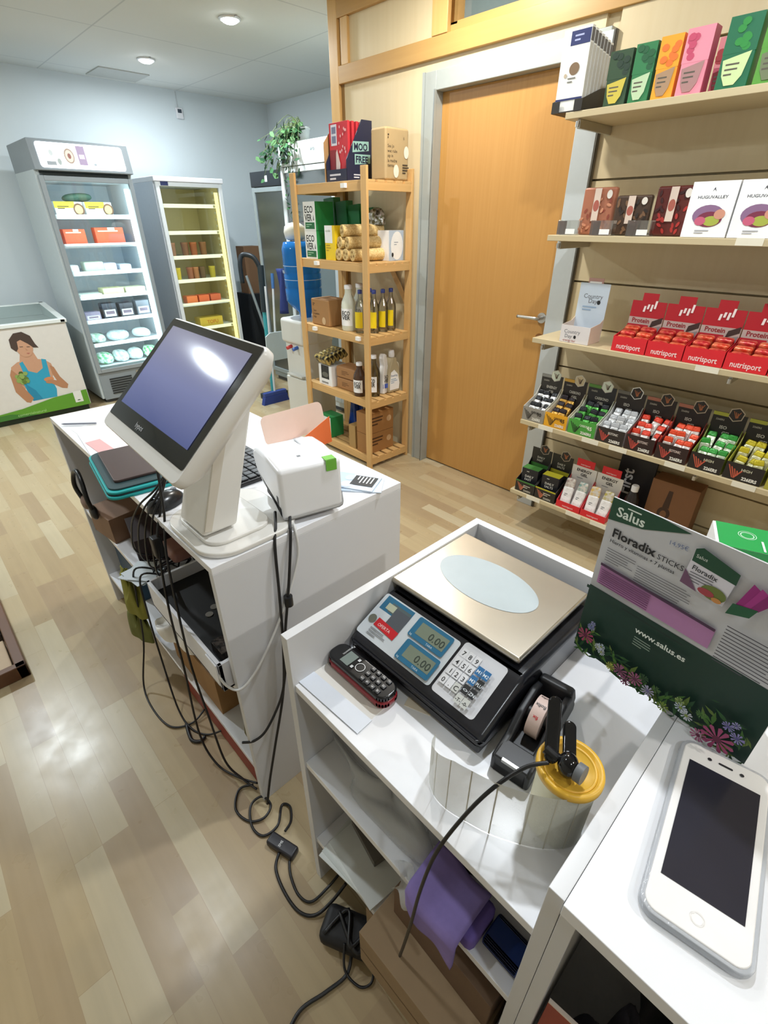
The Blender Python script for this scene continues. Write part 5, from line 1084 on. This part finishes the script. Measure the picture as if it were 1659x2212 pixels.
# second shelf
def choc(c1, c2, c3):
    def fn(b, f, s, tp, W, D, H):
        rg = random.Random(int(c1[1:3], 16))
        for k in range(26): f.ell(W*rg.uniform(.06, .94), H*rg.uniform(.08, .9), .010, .005, M(rg.choice([c2, c3]), .4), 8, rg.uniform(0, 3))
        f.rect(W*.38, H*.3, W*.58, H*.98, M('#d8c4b4', .45)).ell(W*.48, H*.62, W*.09, H*.12, M('#a85a4c', .5)).ell(W*.84, H*.85, W*.08, H*.09, M('#e0d8cc', .5))
    return fn
carton('nut_bag', 'clear bag of reddish nuts with a white label, at the shelf end', 'bag', .135, .03, .165, (2.25, 1.09, SZ[1]+.001), M('#a86a50', .3), choc('#a86a50', '#c98a6a', '#8a4434'), 0, 'nut and fruit bags', .008)
carton('nut_bag', 'dark brown bag of dried fruit behind the acrylic holders', 'bag', .135, .03, .135, (2.24, .945, SZ[1]+.001), M('#4a382c', .3), choc('#4a382c', '#7a5a40', '#2c2420'), 0, 'nut and fruit bags', .008)
carton('nut_bag', 'dark red bag with a round white seal next to the white boxes', 'bag', .135, .03, .16, (2.25, .80, SZ[1]+.001), M('#5c2622', .3), choc('#5c2622', '#a8302c', '#3c1c1c'), 0, 'nut and fruit bags', .008)
for k, y_ in enumerate((1.165, 1.02, .875)):
    t = thing('acrylic_holder', ['clear acrylic holder with brown samples at the end of the second shelf', 'clear acrylic holder standing in front of the brown bag', 'clear acrylic holder in front of the dark red bag'][k], 'holder', (2.172, y_, SZ[1]+.001), 0, 'acrylic holders')
    B(glass((.9, .9, .88), .3, 'acrylic', base=.2)).box(-.015, .018, -.045, .045, 0, .052, .001).obj('case', t)
    B(M('#5c2f26', .5)).box(-.008, .012, .018, .04, .002, .05, .001).obj('sample', t); B(PAPER).box(-.0165, -.0155, -.035, .005, .004, .022).obj('label', t)
def nob(b, f, s, tp, W, D, H):
    f.text('HUGUVALLEY', W*.5, H*.70, .0125, M('#3c3c44', .5), 'c', .01, sx=1.2); f.poly([(W*.46, H*.82), (W*.50, H*.9), (W*.54, H*.82), (W*.5, H*.86)], M('#3c3c44', .5))
    f.ell(W*.5, H*.40, W*.34, H*.19, M('#8c6a8c', .5)).ell(W*.55, H*.33, W*.28, H*.14, M('#7d3048', .5)).ell(W*.60, H*.30, W*.18, H*.09, M('#a8b04a', .5)).ell(W*.36, H*.30, W*.12, H*.08, M('#c9607c', .5)).ell(W*.75, H*.42, W*.12, H*.09, M('#d0947c', .5))
    f.lines(W*.3, H*.12, W*.4, 2, .007, M('#a9a9ae', .5), .4)
for k in range(3): carton('white_snack_box', ['white box with a berry bowl picture next to the dark red bag', 'white box with a pink and peach bowl picture at the picture edge', 'third white berry box further along the second shelf'][k], 'box', .143, .07, .165, (2.205, .655-.148*k, SZ[1]+.001), PRINT, nob, 0, 'white boxes with berry bowls')
# displays with a header
def display(name, label, y, w, z, fh, hh, d, fcol, hcol, side, front_fn, head_fn, x0=2.16, tab=None, inner='#e6e4de', sl=(.72, .52)):
    t = thing(name, label, 'display box', (x0, y, z))
    b = B(M(fcol, .45)).box(0, .0022, -w/2, w/2, 0, fh)
    f = F(b, (0, w/2, 0), (0, -1, 0), (0, 0, 1), .0005); front_fn(f, w, fh); b.obj('front_panel', t)
    b = B(M(side, .45))
    for q in (-1, 1): ys = sorted((q*w/2, q*(w/2-.002))); b.prism([(0.0022, 0), (d, 0), (d, max(fh, hh*sl[0])), (d*.75, max(fh, hh*sl[1])), (.0022, fh)], 'y', ys[0], ys[1])
    b.m(M(inner, .5)).box(.0022, d, -w/2+.002, w/2-.002, 0, .003); b.obj('tray', t)
    b = B(M(hcol, .45)).box(d, d+.0022, -w/2, w/2, 0, hh)
    if tab: b.m(M(tab[2], .45)).box(d, d+.0022, -w/2*tab[0], w/2*tab[0], hh, hh+tab[1], 0)
    f = F(b, (d, w/2, 0), (0, -1, 0), (0, 0, 1), .0005); head_fn(f, w, hh); b.obj('header', t)
    return t
# country day box
def cf(f, w, h): f.text('Country', w*.12, h*.55, .022, GREYINK, 'l', 0, maxw=w*.6).text('Day', w*.16, h*.28, .022, GREYINK, 'l', 0).ell(w*.52, h*.36, .006, .007, INK).text('energy bar', w*.12, h*.07, .014, M('#a04a44', .5))
def ch(f, w, h): f.text('Country', w*.5, h*.74, .026, GREYINK, 'c', .005, maxw=w*.65).text('Day', w*.36, h*.66, .026, GREYINK, 'l', .005).ell(w*.72, h*.68, .008, .009, INK).lines(w*.2, h*.58, w*.6, 2, .012, M('#9ab0c8', .5), .5); f.rect(w*.3, h*1.0, w*.7, h*1.03, PRINT)
display('display_box', 'empty white display box with a tall printed header at the shelf end', 1.05, .135, SZ[2]+.001, .072, .235, .11, '#dcd6d4', '#c9d4de', '#d8c4b4', cf, ch, 2.165, (.5, .02, '#c49a90'), '#b9c0c8', (.4, .34))
# protein displays
def nf(f, w, h): f.text('nutrisport', w*.5, h*.2, h*.5, M('#f4d8d4', .5), 'c', .015, maxw=w*.72)
def nh(f, w, h):
    f.rect(0, h*.38, w, h*.66, M('#b8a49c', .45)).text('Protein', w*.10, h*.55, h*.13, M('#8a1f28', .5), 'l', .03, maxw=w*.55).rect(0, h*.38, w*.62, h*.51, M('#b82430', .45)).text('BAR', w*.08, h*.41, h*.09, M('#e8cfc4', .5), 'l', .03)
    f.poly([(w*.66, h*.46), (w*.98, h*.58), (w*.98, h*.70), (w*.70, h*.60)], M('#3c2a26', .5)).poly([(w*.62, h*.30), (w*.98, h*.40), (w*.98, h*.52), (w*.66, h*.44)], M('#8f8a88', .4)).lines(w*.08, h*.32, w*.45, 2, .008, M('#8a1f28', .5), .4)
    for (a, c_, l) in ((.36, .78, .12), (.46, .84, .10), (.56, .80, .14), (.66, .86, .16)): f.poly([(w*a, h*c_), (w*(a+.06), h*c_), (w*(a+.08), h*(c_+l)), (w*(a+.02), h*(c_+l))], M('#f2e4e0', .5))
WR = [foil('#d8452c', '#e8825a', .3, 'orange_wrapper', .4, 45), foil('#c22a30', '#e06a50', .3, 'red_wrapper', .4, 45)]
bar0 = None
ord_ = ['nearest the white display box', 'second from the white display box', 'third from the white display box', 'fourth from the white display box', 'farthest along, cut by the picture edge']
for k in range(5):
    yc = .808-.140*k
    display('bar_display', 'red protein bar display, %s' % ord_[k], yc, .136, SZ[2]+.001, .058, .185, .115, '#d8222c', '#b01c28', '#c4202c', nf, nh, 2.160, (.45, .03, '#b01c28'), '#e6e4de', (.5, .4))['group'] = 'red protein bar displays'
    for r_ in range(3):
        for c_ in range(2):
            loc = (2.183+.032*r_, yc+.033*(1-2*c_), SZ[2]+.046+.016*r_)
            if bar0 is None:
                for wi in range(1):
                    b = B(WR[0]).box(-.014, .014, -.030, .030, -.036, .014, .009, 3); bar0 = tag(b.obj('protein_bar'), '', 'bar'); bar1 = bar0.copy(); bar1.data = bar0.data.copy(); bar1.data.materials[0] = WR[1]
                    COL.objects.link(bar1); bar1.name = 'protein_bar'
                o = bar0
                o.location = loc
            elif k == 0 and r_ == 0 and c_ == 1: o = bar1; o.location = loc
            else: o = dup([bar0, bar1][(r_+c_+k) % 2], loc)
            o.rotation_euler = (0, R(-16), R(rnd.uniform(-5, 5)))
            o['group'] = 'bars in the red display '+ord_[k]; o['label'] = 'shiny orange-red wrapped bar in the red display %s' % ord_[k]; o['category'] = 'bar'
# gel displays on the fourth shelf
def hexa(f, u, v, r, fill, line):
    P6 = [(u+r*math.sin(R(60*k+10)), v+r*math.cos(R(60*k+10))) for k in range(6)]
    f.poly([(u+1.15*(x-u), v+1.15*(y-v)) for x, y in P6], M(line, .5)).poly(P6, M(fill, .5))
    for j in range(3): f.poly([(u-r*.5+j*r*.3, v+r*.5-j*r*.1), (u-r*.4+j*r*.3, v+r*.5-j*r*.1), (u+r*.1+j*r*.12, v-r*.5+j*.1*r), (u+j*r*.12, v-r*.55)], M('#6a4a34' if fill != '#2a2622' else '#a8643c', .5))
    f.poly([(u+r*.45, v+r*.5), (u+r*.55, v+r*.45), (u+r*.15, v-r*.5), (u, v-r*.55)], M('#3c342c' if fill != '#2a2622' else '#a8643c', .5))
def vlogo(f, u, v, s_, col):
    for j in range(4): f.poly([(u+j*s_*.22, v+s_*(1-.12*j)), (u+j*s_*.22+s_*.09, v+s_*(1-.12*j)), (u+s_*.55+j*s_*.1, v+.1*s_*j), (u+s_*.47+j*s_*.1, v+.06*s_*j)], M(col, .45))
    f.poly([(u+s_*.98, v+s_*.75), (u+s_*1.07, v+s_*.7), (u+s_*.66, v), (u+s_*.52, v)], M(col, .45))
def gf(t1, num, logo, tcol):
    def fn(f, w, h):
        vlogo(f, w*.06, h*.12, h*.72, logo); f.text(t1, w*.42, h*.62, h*.22, M(tcol, .5), 'l', .02, maxw=w*.36)
        if num: f.text(num, w*.70, h*.50, h*.36, M(tcol, .5), 'l', .03)
        f.text('226ERS', w*.50, h*.12, h*.26, M('#e4e0d4', .5), 'l', .04, maxw=w*.4)
    return fn
def gh(txt, hexf, hexl, stripe):
    def fn(f, w, h):
        hexa(f, w*.66, h*1.0, .026, hexf, hexl); f.rect(0, h*.93, w*.45, h, M(stripe, .5)); f.text('226ERS', w*.12, h*.84, .010, M('#b9b4a4', .5), 'l', .01)
        f.text(txt, w*.30, h*.68, .018, M('#c4c0b4', .5), 'l', .03, maxw=w*.5).text('GEL', w*.42, h*.57, .018, M('#c4c0b4', .5), 'l', .03)
    return fn
BL = '#1f1c1a'
DS = [(1.187, .118, '#8f8a80', '#34322f', '#d8d4c8', 'ENERGY', '90', '#3a3630', '#2c2822', 'silver pouches with black tops', '#b9babd', '#1c1c1e', '#e0ddd0', 'grey'),
      (1.062, .120, '#e2a21c', '#2b2523', '#e0d8c0', 'CARBONO', '45', '#5a4010', '#4a3410', 'gold pouches with dark tops', '#d8a850', '#2c2226', '#b09a6a', 'amber'),
      (.928, .135, '#4a9a3c', '#26272a', '#d8dcc8', 'CARBONO', '45', '#1c3a18', '#d8e4c8', 'green pouches with dark tops', '#58a84c', '#26282c', '#e0e4d0', 'green'),
      (.792, .128, '#2a221f', '#2a2421', '#d8dad8', 'ISOTONIC', '', '#b8483c', '#d8d0c4', 'white and silver pouches', '#d4d6d8', '#c4c6c8', '#2a2622', 'black'),
      (.662, .124, '#2c1a17', '#231c1a', '#8a2a24', 'ISOTONIC', '', '#b8483c', '#d8c4b8', 'red and orange pouches', '#d8cfc8', '#e0442c', '#2a2622', 'dark brown'),
      (.531, .126, '#2c1a17', '#231c1a', '#8a2a24', 'ISOTONIC', '', '#b8483c', '#d8c4b8', 'orange pouches', '#d8cfc8', '#e8502c', '#2a2622', 'second dark brown'),
      (.400, .122, '#211c18', '#1e1c18', '#8a9a3c', 'HIGH', '', '#b8543c', '#c8c4a8', 'green-topped pouches', '#c9d4b8', '#3a9a3c', '#2a2622', 'black and lime'),
      (.268, .130, '#211c18', '#1e1c18', '#a8a83c', 'HIGH', '', '#b8543c', '#c8c4a8', 'yellow-topped pouches', '#c9c69a', '#c9b828', '#2a2622', 'black and yellow'),
      (.125, .135, '#a8a03c', '#8a8a34', '#a8a83c', 'HIGH', '', '#4a4a1c', '#3c3a1c', 'yellow pouches', '#c9c69a', '#c9b828', '#2a2622', 'yellow-green')]
for k, (yc, w_, fc, hc, sd, t1, num, logo, tc_, pl, pc1, pc2, hx, lab_) in enumerate(DS):
    display('gel_display', '%s energy gel display holding %s' % (lab_, pl), yc, w_-.003, SZ[3]+.001, .068, .205, .14, fc, hc, sd, gf(t1, num, logo, tc_), gh(['ENERGY', 'CARBONO', 'CARBONO', 'ISO'][min(k, 3)], '#c9b894' if k == 1 else ('#d4dcc8' if k in (0, 2) else '#2a2622'), '#e4e4dc' if k == 3 else ('#b9a890' if k > 3 else '#c9c4b4'), ['#8a8a84', '#d0a040', '#5a8a3c', '#6a665c', '#a86a54', '#a86a54', '#a8a83c', '#a8a83c', '#5a5a24'][k]), 2.160)['group'] = 'energy gel displays'
    body = foil(pc1, '#f0f0ee' if k in (0, 3) else pc1, .25, 'pouch_foil', .5, 80); topm = foil(pc2, pc2, .3, 'pouch_top', .3, 60)
    b = B(body).prism([(-.017, 0), (.017, 0), (.017, .062), (-.017, .062)], 'x', -.010, .010, .004); b.m(topm).prism([(-.018, .060), (.018, .060), (.016, .084), (-.016, .084)], 'x', -.009, .009, .005)
    if k > 3: F(b, (-.0102, .015, .0), (0, -1, 0), (0, 0, 1)).text('226', .002, .012, .011, INK, 'l', .02)
    p0 = tag(b.obj('gel_pouch'), '', 'pouch'); first = True
    for r_ in range(3):
        for c_ in range(3):
            if k in (1,) and c_ == 2: continue
            loc = (2.182+.038*r_, yc+w_/2-.026-(w_-.05)/2*c_, SZ[3]+.007+.022*r_)
            o = p0 if first else dup(p0, loc); first = False; o.location = loc; o.rotation_euler = (R(rnd.uniform(-8, 8)), R(rnd.uniform(20, 36)), R(rnd.uniform(-14, 14)))
            o['group'] = 'pouches in the %s display' % lab_; o['label'] = 'small foil pouch among the %s in the %s display' % (pl, lab_)
# lowest shelf
for k, (yc, col, tx, l) in enumerate(((1.165, '#3f7a34', 'FAST', 'black and green salts display at the end of the lowest shelf'), (1.045, '#b8b02c', 'SALTS', 'black and yellow salts display on the lowest shelf'))):
    def ff(f, w, h, col=col): vlogo(f, w*.08, h*.12, h*.7, '#b86a4c'); f.rect(0, h*.88, w, h, M(col, .5)).lines(w*.42, h*.6, w*.45, 2, .01, M('#c9c4b4', .5), .4).text('226ERS', w*.45, h*.12, h*.22, M('#c9c4b4', .5), 'l', .02, maxw=w*.45)
    def hf(f, w, h, tx=tx): hexa(f, w*.62, h*1.0, .026, '#2a2622', '#a89a84'); f.text('DAILY', w*.3, h*.74, .016, M('#c9c4b4', .5), 'l', .02).text(tx, w*.3, h*.66, .016, M('#c9c4b4', .5), 'l', .02).rect(0, h*.5, w, h*.6, M(col, .5))
    display('salts_display', l, yc, .116, SZ[4]+.001, .065, .215, .13, '#26221c', '#26241f', '#1d1b18', ff, hf, 2.160)
    def sp(b, f, s, tp, W, D, H, col=col, tx=tx): f.lines(W*.3, H*.85, W*.3, 1, .008, M('#c9c4b4', .5), .5).text('DAILY', W*.22, H*.6, .018, M('#d8d4c8', .5), 'l', .02).text(tx, W*.22, H*.45, .018, M('#d8d4c8', .5), 'l', .02).rect(W*.2, H*.3, W*.6, H*.36, M(col, .5)); tp.rect(0, 0, W, D, M(col, .5))
    carton('salts_box', ['black box with a green top standing in the green salts display', 'black box with a yellow top standing in the yellow salts display'][k], 'box', .092, .055, .125, (2.215, yc, SZ[4]+.006), M('#1c1d22', .45), sp, R(4))
for k in range(2):
    yc = .912-.132*k
    def ff(f, w, h): f.text('nutrisport', w*.5, h*.25, h*.4, M('#f4d0cc', .5), 'c', .01, maxw=w*.5)
    def hf(f, w, h): f.text('ENERGY', w*.5, h*.86, .021, INK, 'c', .03, maxw=w*.75).text('GEL', w*.38, h*.75, .021, INK, 'l', .03).lines(w*.25, h*.68, w*.5, 1, .008, GREYINK, .4); f.text('nutrisport', w*.5, h*1.04, .012, M('#f4d0cc', .5), 'c', .01, maxw=w*.5)
    display('sachet_display', ['red and white energy gel display next to the black salts boxes', 'red and white energy gel display next to the tall black sign'][k], yc, .128, SZ[4]+.001, .035, .20, .11, '#d4242c', '#dedad2', '#d02c34', ff, hf, 2.160, (.72, .04, '#d4242c'))['group'] = 'red and white gel displays'
    for j in range(2):
        b = B(foil('#e4dfda', '#f4f0ec', .3, 'white_sachet', .1, 50)).prism([(-.026, 0), (.026, 0), (.026, .10), (-.026, .10)], 'x', -.012, .012, .008); b.m(foil(['#a8938c', '#7fa39c', '#e0b95c', '#b9ab52'][2*k+j], '#d8d0c4', .3, 'sachet_top', .3, 50)).prism([(-.027, .09), (.027, .09), (.022, .145), (-.022, .145)], 'x', -.010, .010, .008)
        b.m(GREYINK); F(b, (-.0125, .02, .05), (0, -1, 0), (0, 0, 1)).lines(.008, .01, .022, 2, .008, GREYINK, .4)
        tag(b.obj('gel_sachet', None, (2.182, yc+.031-.062*j, SZ[4]+.006), 0, rot=(0, R(20), R(6-8*j))), '%s sachet in the %s' % (['brown-topped white', 'teal-topped white', 'gold-topped white', 'olive-topped white'][2*k+j], 'energy gel display'), 'sachet', 'white gel sachets')
b = B(M('#15151b', .5)).box(0, .012, -.085, .085, 0, .33, .002); f = F(b, (0, .085, 0), (0, -1, 0), (0, 0, 1)); f.text('First', .075, .09, .075, M('#d0d0d4', .5), 'l', .02, R(90)); tag(b.obj('black_sign', None, (2.36, .70, SZ[4]+.001)), 'tall black panel with white vertical lettering at the back of the lowest shelf', 'sign')
t = thing('supplement_bottle', 'dark bottle with a white cap standing in front of the black panel', 'bottle', (2.26, .655, SZ[4]+.001))
B(M('#231c1a', .2)).lathe([(.03, 0), (.032, .01), (.032, .13), (.02, .16), (.014, .175)], n=20).obj('bottle_body', t); B(PRINT).lathe([(.016, .17), (.017, .195), (.014, .2)], n=16).obj('cap', t)
def spoon(b, f, s, tp, W, D, H): f.ell(W*.42, H*.38, .028, .032, M('#3c2416', .5)).poly([(W*.36, H*.5), (W*.5, H*.5), (W*.49, H*.85), (W*.40, H*.85)], M('#3c2416', .5)).ell(W*.42, H*.36, .014, .02, M('#7a5232', .5))
carton('brown_box', 'brown box printed with a dark ladle shape on the lowest shelf', 'box', .20, .10, .25, (2.34, .50, SZ[4]+.001), M('#7d5434', .6), spoon)
carton('green_crate', 'pale green product box at the end of the lowest shelf', 'box', .15, .12, .12, (2.24, .10, SZ[4]+.001), M('#6a8a4a', .5))

# ---------------- cables and power gear on the floor ----------------
CB = M('#17171a', .4)
def cable(label, pts, r=.0032, name='cable', group='black cables by the till counter'):
    return tag(B(CB).tube(pts, r, 8, 8).obj(name), label, 'cable', group)
# two long loops hanging from the tangle down to the floor and back
cable('black cable making the widest loop from the upper shelf down to the floor', [(.34, 1.44, .52), (.285, 1.47, .53), (.27, 1.50, .40), (.25, 1.52, .2), (.20, 1.50, .03), (.185, 1.40, .006), (.20, 1.28, .006), (.26, 1.24, .006), (.315, 1.25, .02)])
cable('black cable making the inner loop beside the widest one', [(.34, 1.40, .52), (.285, 1.42, .53), (.272, 1.42, .38), (.26, 1.38, .2), (.245, 1.30, .04), (.25, 1.22, .006), (.28, 1.16, .006), (.33, 1.12, .03)])
tag(B(CB).tube([(.245, 1.25, .005), (.235, 1.21, .006), (.232, 1.175, .006), (.25, 1.155, .006), (.27, 1.16, .007)], .006, 8, 6).obj('cable_end'), 'thick black loose cable end lying on the floor under the loops', 'cable')
cable('black cable falling from the till over the drawer to the floor plug', [(.33, 1.12, 1.0), (.315, 1.10, .90), (.285, 1.07, .80), (.268, 1.05, .62), (.26, 1.04, .45), (.262, 1.02, .25), (.262, .98, .08), (.285, .93, .02), (.30, .88, .012)])
cable('black cable hanging straight over the cash drawer', [(.34, 1.14, 1.0), (.32, 1.13, .90), (.285, 1.11, .82), (.262, 1.10, .62), (.255, 1.10, .40), (.24, 1.09, .12), (.25, 1.03, .02), (.28, .95, .012), (.31, .89, .02)])
for k in range(4):
    cable('one of the short black cables from the back of the till to the tangle', [(.36+.01*k, 1.10+.01*k, 1.02), (.33, 1.13+.012*k, .93), (.292, 1.13+.03*k, .87), (.282, 1.17+.05*k, .76), (.30, 1.26+.05*k, .62), (.36+.02*k, 1.38+.02*k, .55)], .0026, 'cable', 'short till cables')
t = thing('ferrite_plug', 'black connector block in the bundle under the till screen', 'connector', (.283, 1.118, .80)); B(CB).box(-.012, .012, -.013, .013, -.03, .03, .004).obj('connector_body', t)
# printer cables over the end panel
cable('black power cable leaving the printer front and running down the end panel', [(.50, .90, .905), (.475, .862, .892), (.452, .836, .86), (.44, .828, .70), (.43, .828, .55), (.41, .828, .40), (.36, .828, .22), (.325, .826, .10), (.30, .82, .012)], .0036)
cable('second black cable from the printer twisting around the first one', [(.535, .89, .905), (.505, .848, .890), (.492, .832, .86), (.468, .826, .74), (.436, .820, .60), (.425, .820, .50), (.40, .822, .40), (.345, .822, .32), (.31, .835, .29), (.285, .86, .28)], .0036)
t = thing('ferrite_bead', 'black ferrite bead on the printer cable in front of the end panel', 'ferrite', (.462, .825, .70)); B(CB).cyl((0, 0, -.014), (0, 0, .014), .011, 14).obj('bead', t)
tag(B(M('#dcdcda', .4)).tube([(.52, .86, .885), (.51, .834, .87), (.505, .832, .80), (.46, .83, .70), (.40, .83, .60), (.34, .828, .53), (.298, .84, .50), (.275, .87, .53), (.29, .885, .57)], .0034, 8, 8).obj('white_cable'), 'white cable draped over the end panel into the cash drawer', 'cable')
# floor loops and adapter
cable('black cable coiled in loops on the floor between the two counters', [(.30, .90, .012), (.262, .92, .006), (.225, .875, .006), (.235, .82, .006), (.27, .795, .008), (.305, .81, .010), (.30, .85, .012), (.262, .85, .011), (.235, .80, .006), (.245, .755, .006), (.29, .75, .008), (.33, .79, .006), (.345, .77, .006), (.325, .735, .006), (.295, .72, .012)], .0036)
t = thing('power_adapter', 'small black plug connector block on the floor between the counters', 'adapter', (.268, .692, .0), R(-72))
B(M('#242328', .4)).box(-.045, .045, -.017, .017, .001, .026, .006).obj('adapter_body', t); b = B(PRINT); F(b, (0, -.010, .0262), (0, 1, 0), (-1, 0, 0)).text('SMS', 0, 0, .010, M('#d0d0d0', .5), 'l', .02); b.obj('label', t)
cable('black cable running from the small connector to the far end of the adapter', [(.262, .65, .010), (.245, .62, .006), (.235, .57, .006), (.25, .535, .006), (.30, .53, .008), (.345, .53, .02)], .0036)
cable('thicker black cable bowing out below the connector towards the black bag', [(.252, .685, .012), (.225, .66, .006), (.212, .60, .006), (.215, .54, .006), (.24, .505, .008), (.285, .495, .02), (.33, .49, .05)], .0042)
t = thing('power_brick', 'black power brick bundle with tied cable on the floor under the scale counter', 'adapter', (.285, .40, 0), R(-62))
B(M('#17171b', .55)).box(-.085, .085, -.040, .040, .001, .05, .018, 3).obj('brick_body', t)
B(CB).tube([(-.07, -.03, .052), (-.03, .03, .058), (0, -.035, .056), (.04, .03, .058), (.02, -.04, .054), (-.05, .02, .058)], .005, 8, 6).obj('tied_cable', t)
cable('black cable running out of the picture along the floor from the black bundle', [(.258, .385, .02), (.225, .365, .006), (.17, .375, .006), (.11, .39, .006), (.05, .37, .006)], .0042)
cable('thin black cable looping on the floor beside the black bundle', [(.25, .40, .05), (.225, .37, .02), (.232, .33, .006), (.255, .315, .006), (.275, .33, .01), (.28, .36, .03)], .003)
